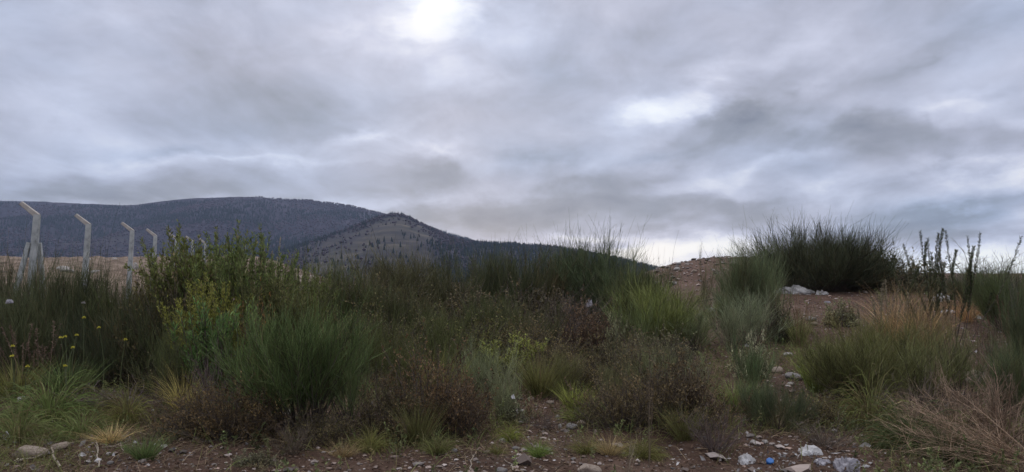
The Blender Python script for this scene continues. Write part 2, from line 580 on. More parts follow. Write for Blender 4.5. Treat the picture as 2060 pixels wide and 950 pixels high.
# ------------------------------------------------------------------ ground
def ground_mat():
    m, t = newmat('soil')
    geo = N(t, 'ShaderNodeNewGeometry')
    pos = geo.outputs['Position']
    at_ = N(t, 'ShaderNodeAttribute', attribute_name='tint')
    sp = N(t, 'ShaderNodeSeparateColor')
    L(t, at_.outputs['Color'], sp.inputs[0])
    n1 = noise(t, pos, 0.9, 6, 0.6).outputs[0]
    n2 = noise(t, pos, 9.0, 6, 0.65).outputs[0]
    n3 = noise(t, pos, 55.0, 4, 0.6).outputs[0]
    soil = ramp(t, M(t, 'ADD', M(t, 'MULTIPLY', n1, 0.5), M(t, 'MULTIPLY', n2, 0.5)), [(0.32, (.034, .020, .014)), (0.48, (.078, .046, .032)), (0.62, (.125, .079, .057)), (0.75, (.20, .14, .105))])
    red = ramp(t, M(t, 'ADD', M(t, 'MULTIPLY', n1, 0.4), M(t, 'MULTIPLY', n2, 0.6)), [(0.32, (.045, .026, .019)), (0.46, (.10, .058, .042)), (0.58, (.155, .095, .070)), (0.72, (.24, .165, .13))])
    tan = ramp(t, noise(t, pos, 0.8, 8, 0.74).outputs[0], [(0.32, (.05, .042, .034)), (0.44, (.15, .108, .078)), (0.55, (.28, .21, .155)), (0.66, (.36, .28, .21)), (0.8, (.56, .50, .44))])
    c = mixc(t, sp.outputs[0], soil, tan)
    c = mixc(t, sp.outputs[1], c, red)
    vo = N(t, 'ShaderNodeTexVoronoi')
    vo.inputs['Scale'].default_value = 26
    L(t, pos, vo.inputs['Vector'])
    vo2 = N(t, 'ShaderNodeSeparateColor')
    L(t, vo.outputs['Color'], vo2.inputs[0])
    pb = M(t, 'MULTIPLY', M(t, 'LESS_THAN', vo.outputs['Distance'], 0.30), M(t, 'GREATER_THAN', vo2.outputs[0], 0.80))
    peb = mixc(t, vo2.outputs[1], (.12, .10, .085), (.34, .30, .27))
    c = mixc(t, pb, c, peb)
    h = M(t, 'ADD', M(t, 'ADD', M(t, 'MULTIPLY', n2, 0.8), M(t, 'MULTIPLY', n3, 0.25)), M(t, 'MULTIPLY', pb, 0.25))
    finish(t, c, 0.95, 0.15, h, normal_strength=0.9, dist=0.05)
    return m


def build_ground():
    nr = 700
    rad = np.concatenate([[0.4], np.geomspace(1.2, 3000, nr)])
    fan = np.concatenate([np.linspace(-math.pi, -0.95, 40, endpoint=False), np.linspace(-0.95, 0.95, 520, endpoint=False), np.linspace(0.95, math.pi, 41)])
    A, Rr = np.meshgrid(fan, rad)
    x, y = np.sin(A) * Rr, np.cos(A) * Rr
    z = ground(x, y)
    nrw, nc = x.shape
    idx = np.arange(nrw * nc).reshape(nrw, nc)
    q = np.stack([idx[:-1, :-1], idx[1:, :-1], idx[1:, 1:], idx[:-1, 1:]], -1)[:, :, ::-1]
    lf = 1 - ss(-0.33, -0.20, x / np.maximum(np.abs(y), 3))
    tan = lf * ss(26, 40, y) * (0.75 + 0.5 * fbm(x * .1, y * .1, 3, 5))
    redz = np.exp(-(((x - 7.3) / 3.9) ** 4) - ((y - 30) / 6.5) ** 2) + 0.55 * ss(0.16, 0.34, x / np.maximum(y, 3)) * ss(11, 17, y)
    c = np.stack([np.clip(tan, 0, 1), np.clip(redz, 0, 1)], -1)
    mb = MB()
    mb.add(np.stack([x, y, z], -1), q=q, c=c.reshape(-1, 2))
    structure('ground', mb.mesh('ground', ground_mat(), True))


build_ground()


# ------------------------------------------------------------------ mountains and their woods
def hill_mat(name, forest, clear):
    m, t = newmat(name)
    geo = N(t, 'ShaderNodeNewGeometry')
    mpn = N(t, 'ShaderNodeMapping')
    L(t, geo.outputs['Position'], mpn.inputs[0])
    at_ = N(t, 'ShaderNodeAttribute', attribute_name='tint')
    sp = N(t, 'ShaderNodeSeparateColor')
    L(t, at_.outputs['Color'], sp.inputs[0])
    n1 = noise(t, mpn.outputs[0], 0.010, 6, 0.6).outputs[0]
    n2 = noise(t, mpn.outputs[0], 0.06, 5, 0.65).outputs[0]
    f = ramp(t, M(t, 'ADD', M(t, 'MULTIPLY', n1, 0.6), M(t, 'MULTIPLY', n2, 0.4)), forest)
    mpz = N(t, 'ShaderNodeMapping')
    mpz.inputs['Scale'].default_value = (0.010, 0.010, 0.19)
    L(t, geo.outputs['Position'], mpz.inputs[0])
    n3 = noise(t, mpz.outputs[0], 1.0, 6, 0.62, 0.4).outputs[0]
    g = ramp(t, M(t, 'ADD', M(t, 'MULTIPLY', n3, 0.75), M(t, 'MULTIPLY', n2, 0.25)), clear)
    c = mixc(t, M(t, 'MULTIPLY', sp.outputs[0], M(t, 'ADD', M(t, 'MULTIPLY', n1, 1.6), 0.2), clamp=True), f, g)
    finish(t, c, 0.95, 0.05)
    return m


FOREST = [(0.36, (.014, .020, .024)), (0.47, (.030, .029, .042)), (0.55, (.046, .040, .056)), (0.68, (.070, .058, .064))]
CLEAR = [(0.36, (.030, .031, .031)), (0.46, (.047, .043, .040)), (0.55, (.075, .066, .054)), (0.64, (.125, .107, .08)), (0.75, (.23, .195, .145))]


def ridge_surface(prof, D, Dbase, zbase, name, mat, clearfn, wob, seed, px0, px1, nx=420, ny=90):
    """a hill whose skyline runs through prof = [(px, py)...] at depth D"""
    pxs = np.linspace(px0, px1, nx)
    pp = np.array(prof, float)
    yy = np.interp(pxs, pp[:, 0], pp[:, 1])
    k = np.ones(9) / 9
    yy = np.convolve(np.pad(yy, 4, mode='edge'), k, 'valid')
    zr = EYE + (525 - yy) / FPX * D
    u = (pxs - 1030) / FPX
    t = np.concatenate([np.linspace(0, 1, ny), np.linspace(1, 1.7, 26)[1:]])
    T, Z = np.meshgrid(t, zr, indexing='ij')
    U = np.broadcast_to(u, T.shape)
    Y = Dbase + (D - Dbase) * T + wob * fbm(U * 9, T * 3, 3, seed) * 2
    X = U * np.where(T <= 1, Y, D * 1.0 + (Y - D) * 0.9)
    prof_t = np.where(T <= 1, np.clip(T, 0, 1) ** 0.9, 1 - ((T - 1) / 0.7) ** 1.5 * 0.8)
    H = Z - zbase
    gul = fbm(X / 130 + 3, Y / 420, 4, seed + 40) * np.sin(np.clip(T, 0, 1) * math.pi) * (1 - .75 * np.clip(T, 0, 1)) * np.maximum(H, 20) * 0.55
    Zs = zbase + H * prof_t + gul + fbm(X / 22, Y / 22, 3, seed + 60) * D * 0.0012
    cl = clearfn(U * FPX + 1030, T, X, Y)
    idx = np.arange(T.size).reshape(T.shape)
    q = np.stack([idx[:-1, :-1], idx[:-1, 1:], idx[1:, 1:], idx[1:, :-1]], -1)
    mb = MB()
    mb.add(np.stack([X, Y, Zs], -1), q=q, c=np.stack([np.clip(cl, 0, 1), 0 * cl], -1).reshape(-1, 2))
    structure(name, mb.mesh(name, mat, True))
    return X, Y, Zs, T, cl


def woods(name, surf, n, h, rng, dens, label):
    X, Y, Z, T, cl = surf
    ny, nx = X.shape
    i = rng.uniform(0, ny - 1.01, n * 3)
    j = rng.uniform(0, nx - 1.01, n * 3)
    a, b = i.astype(int), j.astype(int)
    fi, fj = i - a, j - b

    def bil(A):
        return (A[a, b] * (1 - fj) + A[a, b + 1] * fj) * (1 - fi) + (A[a + 1, b] * (1 - fj) + A[a + 1, b + 1] * fj) * fi
    x, y, z, t, c = bil(X), bil(Y), bil(Z), bil(T), bil(cl)
    keep = rng.uniform(0, 1, len(x)) < dens(x, y, t, c)
    x, y, z, t = x[keep][:n], y[keep][:n], z[keep][:n], t[keep][:n]
    n = len(x)
    con = (fbm(x / 160, y / 200, 3, 77) + rng.normal(0, .10, n)) > 0.02
    hh = h * rng.uniform(0.45, 1.25, n) * np.where(con, 1.15, 0.75)
    rr = hh * np.where(con, 0.21, 0.42) * rng.uniform(.8, 1.2, n)
    k = 5
    ang = np.arange(k) * 2 * math.pi / k
    a0 = rng.uniform(0, 6.28, (n, 1))
    V = np.zeros((n, 2 * k + 1, 3))
    low = np.where(con, .12, .25)[:, None]
    mid = np.where(con, .45, .62)[:, None]
    mr = np.where(con, .62, 1.0)[:, None]
    jit = rng.uniform(.75, 1.25, (n, k))
    V[:, :k, 0] = x[:, None] + np.cos(ang + a0) * rr[:, None] * np.where(con, 1, .55)[:, None] * jit
    V[:, :k, 1] = y[:, None] + np.sin(ang + a0) * rr[:, None] * np.where(con, 1, .55)[:, None] * jit
    V[:, :k, 2] = z[:, None] + hh[:, None] * low
    V[:, k:2 * k, 0] = x[:, None] + np.cos(ang + a0 + .5) * rr[:, None] * mr * jit
    V[:, k:2 * k, 1] = y[:, None] + np.sin(ang + a0 + .5) * rr[:, None] * mr * jit
    V[:, k:2 * k, 2] = z[:, None] + hh[:, None] * mid
    V[:, 2 * k, 0], V[:, 2 * k, 1], V[:, 2 * k, 2] = x + rng.normal(0, .05, n) * hh, y, z + hh
    o = (np.arange(n) * (2 * k + 1))[:, None]
    r = np.arange(k)
    q = np.stack([o + r, o + (r + 1) % k, o + k + (r + 1) % k, o + k + r], -1)
    tr = np.stack([o + k + r, o + k + (r + 1) % k, o + 2 * k + 0 * r], -1)
    mb = MB()
    mb.add(V, q=q, t=tr, c=cols(n, 2 * k + 1, rng.uniform(.2, .9, n), np.where(con, 0.0, 1.0)))
    o = obj(name, mb.mesh(name, MAT['woods']), color=(.014, .024, .024))
    tag(o, label, 'forest', kind='stuff')


MAT['woods'] = plant_mat('distant_trees', dry=(.056, .043, .055), transl=0.0, spec=0.05, lo=.6, hi=1.4)
FAR = [(-500, 425), (-150, 412), (0, 404), (100, 408), (180, 412), (255, 415), (300, 410), (340, 404), (400, 400), (450, 398), (510, 396), (560, 400), (620, 404), (700, 414), (760, 428), (830, 448), (900, 470), (1000, 500), (1100, 535), (1300, 560)]
NEAR = [(380, 560), (480, 532), (560, 508), (620, 490), (690, 466), (740, 447), (775, 434), (800, 432), (820, 437), (850, 452), (880, 466), (910, 479), (940, 487), (980, 492), (1040, 494), (1100, 498), (1160, 506), (1210, 515), (1260, 527), (1330, 545), (1500, 585), (1600, 600)]
sf = ridge_surface(FAR, 2300, 1250, -30, 'mountain', hill_mat('far_mountain_side', FOREST, CLEAR),
                   lambda px, t, x, y: 0.55 * np.exp(-((px - 200) / 110) ** 2 - ((t - .33) / .10) ** 2) + 0.0 * t, 60, 11, -500, 1300)
woods('mountain_forest', sf, 42000, 7.5, np.random.default_rng(3),
      lambda x, y, t, c: np.where((t > .93) & (t < 1.06), .8 * ss(-790, -560, x), .55) * (1 - c) * np.clip(.75 + 1.6 * fbm(x / 240, y / 300, 3, 5), .12, 1), 'dark bare and evergreen trees covering the far mountain side')


def near_clear(px, t, x, y):
    w = ss(540, 640, px) * (1 - ss(845, 900, px)) * (1 - ss(.90, .97, t)) * (0.6 + 0.4 * ss(.02, .3, t))
    w = w * np.clip(.85 + 1.9 * fbm(x / 55, y / 45, 4, 61), 0.05, 1) * (1 - .55 * ss(640, 560, px))
    return w


sn = ridge_surface(NEAR, 1150, 560, -30, 'hill', hill_mat('near_hill_side', FOREST, CLEAR), near_clear, 25, 23, 380, 1600)
woods('hill_forest', sn, 26000, 5.2, np.random.default_rng(4),
      lambda x, y, t, c: np.clip((1 - c) ** 2.2, 0.03, 1) * np.clip(.8 + 1.2 * fbm(x / 90, y / 120, 3, 8), .15, 1) * np.where((t > .96) & (t < 1.06), 1.0, .55), 'dark conifers along the ridge and right shoulder of the nearer hill')


# ------------------------------------------------------------------ haze
def build_haze():
    bm = bmesh.new()
    bmesh.ops.create_cube(bm, size=1)
    zlo, zhi = -420.0, 330.0
    for v in bm.verts:
        v.co = Vector((v.co.x * 6100, v.co.y * 6100, zlo if v.co.z < 0 else zhi))
    me = bpy.data.meshes.new('haze')
    bm.to_mesh(me)
    bm.free()
    m, t = newmat('thin_air')
    pv = N(t, 'ShaderNodeVolumePrincipled')
    pv.inputs['Color'].default_value = (.60, .72, 1.0, 1)
    pv.inputs['Density'].default_value = HAZE
    o = N(t, 'ShaderNodeOutputMaterial')
    L(t, pv.outputs[0], o.inputs['Volume'])
    me.materials.append(m)
    tag(obj('haze', me), 'thin blue haze over the distant hills', 'haze', kind='stuff')


HAZE = 1.15e-4
build_haze()


# ------------------------------------------------------------------ concrete fence posts
def box_bm(bm, p0, p1, w0, w1, bev=0.008, side=None):
    """square bar from p0 to p1, w0 wide at the start and w1 at the end"""
    p0, p1 = Vector(p0), Vector(p1)
    d = (p1 - p0).normalized()
    u = (side or Vector((0, 1, 0)))
    u = (u - d * u.dot(d)).normalized()
    v = d.cross(u)
    ring = []
    for p, w in ((p0, w0), (p1, w1)):
        h = w / 2
        for (a, b) in ((-h + bev, -h), (h - bev, -h), (h, -h + bev), (h, h - bev), (h - bev, h), (-h + bev, h), (-h, h - bev), (-h, -h + bev)):
            ring.append(bm.verts.new(p + u * a + v * b))
    for i in range(8):
        j = (i + 1) % 8
        bm.faces.new((ring[i], ring[j], ring[8 + j], ring[8 + i]))
    bm.faces.new(ring[:8][::-1])
    bm.faces.new(ring[8:])


def bm_mesh(bm, name, mat, smooth=False):
    bmesh.ops.recalc_face_normals(bm, faces=bm.faces)
    me = bpy.data.meshes.new(name)
    bm.to_mesh(me)
    bm.free()
    me.materials.append(mat)
    for p in me.polygons:
        p.use_smooth = smooth
    return me


def make_post():
    bm = bmesh.new()
    box_bm(bm, (0, 0, -0.4), (0, 0, 2.31), 0.108, 0.086)
    shaft = bm_mesh(bm, 'shaft', MAT['concrete'])
    bm = bmesh.new()
    box_bm(bm, (0.012, 0, 2.285), (-0.235, 0, 2.47), 0.080, 0.062)
    arm = bm_mesh(bm, 'arm', MAT['concrete_end'])
    return shaft, arm


SHAFT, ARM = make_post()
POSTS = [
    'braced concrete fence post farthest left, arm tip against the mountain', 'concrete fence post second from the left, standing clear over tan field',
    'concrete fence post third from the left, just before the leafy bush', 'concrete fence post at the left edge of the leafy bush, half hidden',
    'concrete fence post inside the leafy bush, first tip right of the half hidden one', 'concrete fence post showing a pale tip amid the leafy shoots', 'farthest concrete fence post, pale tip just left of the tallest leafy shoots',
]
for i, lab in enumerate(POSTS):
    d = 12 + 3.13 * i
    x = -7.3 - 0.245 * (d - 12) + [-.09, -.19, -.07, -.19, -.15, -.15, -.15][i]
    zo = 0.0 if i < 3 else -0.02
    o = tag(empty('fence_post', (x, d, zo)), lab, 'fence post', 'concrete fence posts in a row on the left')
    o.rotation_euler = (R(RNG.uniform(-1.0, 1.0)), R([3.5, 3.0, 2.5, 2.5, 2, 2, 2][i]), R(13))
    obj('shaft', SHAFT, o)
    obj('arm', ARM, o)
    if i == 0:
        for (ex, ey) in ((-0.30, -0.1), (-0.12, 0.4), (0.20, 0.30)):
            bm = bmesh.new()
            s = Vector((ex, ey, 0)).normalized() * 0.075
            box_bm(bm, (ex * 1.3, ey * 1.3, -0.3), (s.x, s.y, 1.88), 0.10, 0.06)
            obj('brace', bm_mesh(bm, 'brace', MAT['concrete']), o)


# ------------------------------------------------------------------ plant prototypes (real size, metres)
PROTO = {}


def rnd_dirs(n, rng, tmin, tmax):
    a = rng.uniform(0, 2 * math.pi, n)
    t = np.sqrt(rng.uniform(tmin ** 2, tmax ** 2, n))
    return np.stack([np.sin(t) * np.cos(a), np.sin(t) * np.sin(a), np.cos(t)], -1)


def record(kind, h, w, **parts):
    co = np.concatenate([np.array([v.co for v in me.vertices]) for me in parts.values()])
    if kind != 'fan':                                        # true size of the plant, stray tips left out
        h = float(np.percentile(co[:, 2], dict(whip=99.9, spiky=99.8, sapling=99.8, leafy=99.6).get(kind, 98)))
        w = float(np.percentile(np.abs(co[:, 0]), 93) + np.percentile(np.abs(co[:, 1]), 93))
    PROTO.setdefault(kind, []).append((h, w, parts))


def proto_broom(kind, h, w, mains, twigs, seed, tw=0.0021, up=0.5, tall=0.12, lean=0.75):
    rng = np.random.default_rng(seed)
    st, fo = MB(), MB()
    nc_ = max(3, mains // 6)                                 # boughs: each leans, grows and dries its own way
    cd = rnd_dirs(nc_, rng, 0.0, lean)
    ch = rng.uniform(.60, 1.0, nc_)
    ct = rng.normal(0, .17, nc_)
    cdry = np.where(rng.uniform(0, 1, nc_) < .10, rng.uniform(.4, .8, nc_), 0)
    cl = rng.integers(0, nc_, mains)
    D = norm(cd[cl] + rng.normal(0, .17, (mains, 3)))
    D[:, 2] = np.maximum(D[:, 2], .15)
    base = np.zeros((mains, 3))
    base[:, :2] = cd[cl][:, :2] * w * 0.20 + rng.normal(0, .035 * w, (mains, 2))
    ln = h * ch[cl] * rng.uniform(.70, 1.0, mains)
    P = curves(base, D, ln, 7, rng, up, .33)
    tubes(st, P, rng.uniform(.0045, .0095, mains), .002, rng, rng.uniform(.2, .8, mains), .3)
    n = mains * twigs
    i = np.repeat(np.arange(mains), twigs)
    t = rng.uniform(.16, 1.0, n) ** .75
    b, tg = along(P[i], t)
    d = norm(tg + rng.normal(0, .33, (n, 3)) + np.array([0, 0, .30]))
    l2 = h * rng.uniform(.14, .40, n) * (1.08 - .45 * t)
    l2 = l2 * np.exp(rng.normal(0, .35, n))
    Q = curves(b, d, l2, 4, rng, .35, .30)
    dryv = np.clip(np.where(rng.uniform(0, 1, n) < .06, .75, rng.uniform(0, .18, n)) + cdry[cl[i]], 0, 1)
    tubes(fo, Q, tw * rng.uniform(.7, 1.4, n), tw * .45, rng, np.clip(rng.normal(.5, .20, n) + ct[cl[i]], 0, 1), dryv)
    n2 = n // 2
    i2 = rng.integers(0, n, n2)
    b2, tg2 = along(Q[i2], rng.uniform(.1, .8, n2))
    Q2 = curves(b2, norm(tg2 + rng.normal(0, .3, (n2, 3))), h * rng.uniform(.06, .16, n2), 3, rng, .2, .1)
    tubes(fo, Q2, tw * .8, tw * .4, rng, np.clip(rng.normal(.55, .22, n2), 0, 1), rng.uniform(0, .2, n2))
    nt_ = int(mains * tall)                                  # whips standing above the crown
    if nt_:
        i = rng.integers(0, mains, nt_ * 3)
        b, tg = along(P[i], np.full(len(i), .85))
        Q = curves(b, norm(tg + np.array([0, 0, 1.2])), h * rng.uniform(.15, .38, len(i)), 4, rng, .3, .06)
        tubes(fo, Q, tw * 1.1, tw * .5, rng, .35, .1)
    record(kind, h, w, stems=st.mesh('stems', MAT['twig']), foliage=fo.mesh('foliage', MAT['foliage']))


def proto_leafy(kind, h, w, mains, per, seed, ll=.038, lw=.009, lean=.5, first=.3, side=3):
    rng = np.random.default_rng(seed)
    st, fo = MB(), MB()
    D = rnd_dirs(mains, rng, 0, lean)
    base = np.zeros((mains, 3))
    base[:, :2] = D[:, :2] * w * .25 + rng.normal(0, .04 * w, (mains, 2))
    P = curves(base, D, h * rng.uniform(.66, .98, mains), 7, rng, .55, .14)
    tubes(st, P, rng.uniform(.006, .011, mains), .002, rng)
    m = mains * side
    i = np.repeat(np.arange(mains), side)
    b, tg = along(P[i], rng.uniform(.25, .85, m))
    Q = curves(b, norm(tg + rng.normal(0, .4, (m, 3))), h * rng.uniform(.14, .36, m), 7, rng, .9, .12)
    tubes(st, Q, .004, .0015, rng)
    A = np.concatenate([P, Q])
    f0 = np.concatenate([np.full(mains, first), np.full(m, .08)])
    n = len(A) * per
    i = np.repeat(np.arange(len(A)), per)
    ll = np.full(n, ll)
    t = f0[i] + (1 - f0[i]) * rng.uniform(0, 1, n)
    b, tg = along(A[i], t)
    rad = norm(np.cross(tg, rng.normal(0, 1, (n, 3))))
    leaves(fo, b, tg * rng.uniform(.7, 1.3, (n, 1)) + rad, ll * rng.uniform(.6, 1.3, n), lw * rng.uniform(.7, 1.3, n), rng,
           np.clip(rng.normal(.5, .24, n), 0, 1), np.where(rng.uniform(0, 1, n) < .07, .8, rng.uniform(0, .22, n)))
    record(kind, h, w, stems=st.mesh('stems', MAT['twig']), foliage=fo.mesh('foliage', MAT['foliage']))


def proto_dome(kind, h, w, mains, per, seed, ll=.028, lw=.014):
    """bushy shrub of many crossing twigs and small leaves"""
    rng = np.random.default_rng(seed)
    st, fo = MB(), MB()
    nc_ = max(4, mains // 9)
    cd = rnd_dirs(nc_, rng, 0, 1.25)
    ch = rng.uniform(.45, 1.0, nc_)
    ct, cdry = rng.normal(0, .2, nc_), rng.uniform(-.25, .45, nc_)
    cl = rng.integers(0, nc_, mains)
    D = norm(cd[cl] + rng.normal(0, .22, (mains, 3)))
    D[:, 2] = np.maximum(D[:, 2], .08)
    P = curves(cd[cl] * np.array([1, 1, 0]) * w * .12 + rng.normal(0, .05 * w, (mains, 3)) * np.array([1, 1, 0]), D * np.array([w / h * .8, w / h * .8, 1]),
               h * ch[cl] * rng.uniform(.7, 1.05, mains), 6, rng, .35, .34)
    tubes(st, P, rng.uniform(.004, .009, mains), .0015, rng)
    m = mains * 5
    i = np.repeat(np.arange(mains), 5)
    b, tg = along(P[i], rng.uniform(.2, 1, m))
    Q = curves(b, norm(tg + rng.normal(0, .7, (m, 3))), h * rng.uniform(.12, .32, m), 5, rng, .3, .3)
    tubes(st, Q, .0024, .0012, rng)
    n = m * per
    i = np.repeat(np.arange(m), per)
    b, tg = along(Q[i], rng.uniform(.1, 1, n))
    leaves(fo, b, tg * .6 + rng.normal(0, .6, (n, 3)), ll * rng.uniform(.5, 1.4, n), lw * rng.uniform(.6, 1.4, n), rng,
           np.clip(rng.normal(.5, .25, n) + ct[cl[i // 5]], 0, 1), np.clip(rng.normal(.2, .25, n) + cdry[cl[i // 5]], 0, 1))
    record(kind, h, w, twigs=st.mesh('twigs', MAT['twig']), foliage=fo.mesh('foliage', MAT['foliage']))


def proto_tuft(kind, h, w, n, seed, bw=.006, sag=1.0, lean=.9, dry=.15, mat='foliage', K=6, part='blades'):
    rng = np.random.default_rng(seed)
    mb = MB()
    D = rnd_dirs(n, rng, 0.05, lean)
    base = np.zeros((n, 3))
    base[:, :2] = D[:, :2] * w * .12 + rng.normal(0, .05 * w, (n, 2))
    P = curves(base, D, h * rng.uniform(.5, 1.25, n), K, rng, .1, .1, sag)
    P[:, :, 2] = np.maximum(P[:, :, 2], 0.004)
    ribbons(mb, P, bw * rng.uniform(.6, 1.3, n), rng, np.clip(rng.normal(.5, .25, n), 0, 1), np.clip(np.where(rng.uniform(0, 1, n) < dry, rng.uniform(.5, 1, n), rng.uniform(0, .2, n)), 0, 1))
    record(kind, h, w, **{part: mb.mesh(part, MAT[mat])})


def proto_stalks(kind, h, w, n, seed, seeds=120, mat='dry'):
    """dry upright stalks with fuzzy seed heads"""
    rng = np.random.default_rng(seed)
    st, fo = MB(), MB()
    D = rnd_dirs(n, rng, 0, .34)
    base = rng.normal(0, .16 * w, (n, 3)) * np.array([1, 1, 0])
    P = curves(base, D, h * rng.uniform(.6, 1.05, n), 6, rng, .2, .08)
    tubes(st, P, .0032, .0015, rng, rng.uniform(.3, .8, n), rng.uniform(0, .4, n))
    m = n * seeds
    i = np.repeat(np.arange(n), seeds)
    b, tg = along(P[i], 1 - rng.uniform(0, .5, m) ** 1.3)
    leaves(fo, b, tg * .8 + rng.normal(0, .5, (m, 3)), rng.uniform(.008, .03, m), rng.uniform(.003, .008, m), rng, np.clip(rng.normal(.55, .25, m), 0, 1), rng.uniform(0, .4, m))
    record(kind, h, w, stalks=st.mesh('stalks', MAT[mat]), seed_heads=fo.mesh('seed_heads', MAT[mat]))


def proto_dead(kind, h, w, mains, seed, lean=.9, r=.008, fan=None, sub=9):
    rng = np.random.default_rng(seed)
    st, fo = MB(), MB()
    D = rnd_dirs(mains, rng, 0.05, lean)
    if fan is not None:
        D = norm(np.array(fan) + rng.normal(0, .26, (mains, 3)) * np.array([1, .8, .75]))
        D[:, 2] = np.maximum(D[:, 2], .06)
    P = curves(rng.normal(0, .05 * w, (mains, 3)) * np.array([1, 1, .15]), D, h * rng.uniform(.55, 1.1, mains), 7, rng, .12, .22 if fan is None else .10)
    tubes(st, P, r * rng.uniform(.6, 1.5, mains), r * .25, rng, rng.uniform(.2, .8, mains), rng.uniform(0, .6, mains), 4)
    m = mains * sub
    i = np.repeat(np.arange(mains), sub)
    b, tg = along(P[i], rng.uniform(.15, 1, m))
    Q = curves(b, norm(tg + rng.normal(0, .42, (m, 3)) + np.array([0, 0, .12])), h * rng.uniform(.12, .4, m), 5, rng, .15, .25)
    tubes(fo, Q, r * .34, r * .14, rng, rng.uniform(.1, .9, m), rng.uniform(0, .6, m))
    n = m * 3
    i = np.repeat(np.arange(m), 3)
    b, tg = along(Q[i], rng.uniform(.2, 1, n))
    Q2 = curves(b, norm(tg + rng.normal(0, .5, (n, 3))), h * rng.uniform(.05, .15, n), 4, rng, .15, .25)
    tubes(fo, Q2, r * .2, r * .1, rng, rng.uniform(.1, .9, n), rng.uniform(0, .6, n))
    record(kind, h, w, branches=st.mesh('branches', MAT['dry']), twigs=fo.mesh('twigs', MAT['dry']))


proto_broom('broom', 1.25, 1.30, 105, 34, 11)
proto_broom('broom', 1.25, 1.20, 95, 34, 12, lean=.65)
proto_broom('broom', 1.25, 1.45, 110, 32, 13, lean=.9)
proto_broom('tall_broom', 1.75, 1.1, 75, 34, 14, lean=.45, tall=.25, tw=.0024)
proto_broom('tall_broom', 1.75, 1.3, 80, 34, 15, lean=.58, tall=.3, tw=.0024)
proto_broom('wispy_broom', 1.35, .95, 34, 26, 16, lean=.5, tall=.2)
proto_broom('wispy_broom', 1.35, 1.15, 38, 24, 17, lean=.7, tall=.15)
proto_broom('whip', 1.6, .45, 16, 20, 19, lean=.3, tall=.6, tw=.003)
proto_broom('whip', 1.6, .40, 12, 22, 20, lean=.25, tall=.6, tw=.003)
proto_broom('thicket', 2.1, 3.2, 380, 34, 18, lean=1.15, tall=.06, tw=.003)
proto_leafy('leafy', 1.7, 1.3, 88, 66, 21, ll=.055, lw=.016, first=.15)
proto_leafy('leafy', 1.7, 1.5, 92, 64, 22, lean=.65, ll=.052, lw=.015, first=.15)
proto_leafy('small_leafy', .6, .5, 20, 34, 23, ll=.04, lw=.010, first=.1)
proto_leafy('spiky', 1.6, 1.0, 13, 420, 24, ll=.036, lw=.0062, lean=.62, first=.35, side=1)
proto_leafy('spiky', 1.6, .5, 3, 420, 25, ll=.036, lw=.0062, lean=.25, first=.35, side=1)
proto_dome('dome', .85, 1.2, 120, 12, 31)
proto_dome('dome', .85, 1.2, 130, 11, 32, ll=.022)
proto_dome('round_leaf', 1.3, 1.6, 110, 12, 33, ll=.05, lw=.035)
proto_dome('cushion', .3, .5, 90, 14, 34, ll=.022, lw=.010)
proto_tuft('tuft', .45, .5, 420, 41)
proto_tuft('tuft', .45, .5, 360, 42, sag=1.6)
proto_tuft('long_tuft', .75, .9, 620, 43, bw=.0075, sag=2.3, lean=1.2, dry=.18, K=8)
proto_tuft('long_tuft', .75, .9, 560, 44, bw=.007, sag=2.6, lean=1.25, dry=.35, K=8)
proto_tuft('upright_tuft', .6, .45, 420, 45, bw=.0042, sag=.4, lean=.42, dry=.12)
proto_tuft('dry_tuft', .6, .55, 420, 46, bw=.0035, sag=.8, lean=.65, dry=.3, mat='dry')
proto_stalks('stalks', 1.0, .55, 26, 51)
proto_stalks('stalks', 1.0, .4, 12, 52, 150)
proto_dead('dead', .8, .9, 26, 61)
proto_dead('dead', .8, .9, 22, 62, lean=1.2)
proto_dead('fan', 1.5, 1.6, 42, 63, r=.0095, fan=(-.88, .35, .44), sub=10)
proto_dead('sapling', 1.3, .5, 5, 64, lean=.3, r=.008, sub=8)

NAMES = dict(whip='broom_sapling', broom='broom_shrub', tall_broom='broom_shrub', wispy_broom='broom_shrub', thicket='broom_thicket', leafy='leafy_bush', small_leafy='leafy_plant', spiky='gorse_plant',
             dome='low_shrub', round_leaf='leafy_bush', cushion='cushion_plant', tuft='grass_tuft', long_tuft='grass_tuft', upright_tuft='grass_tuft', dry_tuft='dry_grass_tuft',
             stalks='dry_weed', dead='dead_shrub', fan='dead_branches', sapling='dead_sapling')
CATS = dict(whip='sapling', broom='shrub', tall_broom='shrub', wispy_broom='shrub', thicket='shrub', leafy='bush', small_leafy='plant', spiky='plant', dome='shrub', round_leaf='bush', cushion='plant',
            tuft='grass tuft', long_tuft='grass tuft', upright_tuft='grass tuft', dry_tuft='grass tuft', stalks='weed', dead='dead shrub', fan='dead branches', sapling='sapling')
GROUPS = dict(whip='thin saplings on the skyline', broom='broom shrubs', tall_broom='broom shrubs', wispy_broom='broom shrubs', thicket='broom thickets', leafy='leafy bushes', small_leafy='small leafy plants', spiky='gorse plants', dome='low brown shrubs', round_leaf='leafy bushes',
              cushion='pale cushion plants', tuft='grass tufts', long_tuft='grass tufts', upright_tuft='grass tufts', dry_tuft='dry grass tufts', stalks='dry upright weeds', dead='dead twiggy shrubs', fan='dead branches', sapling='dead saplings')
CNT = {}


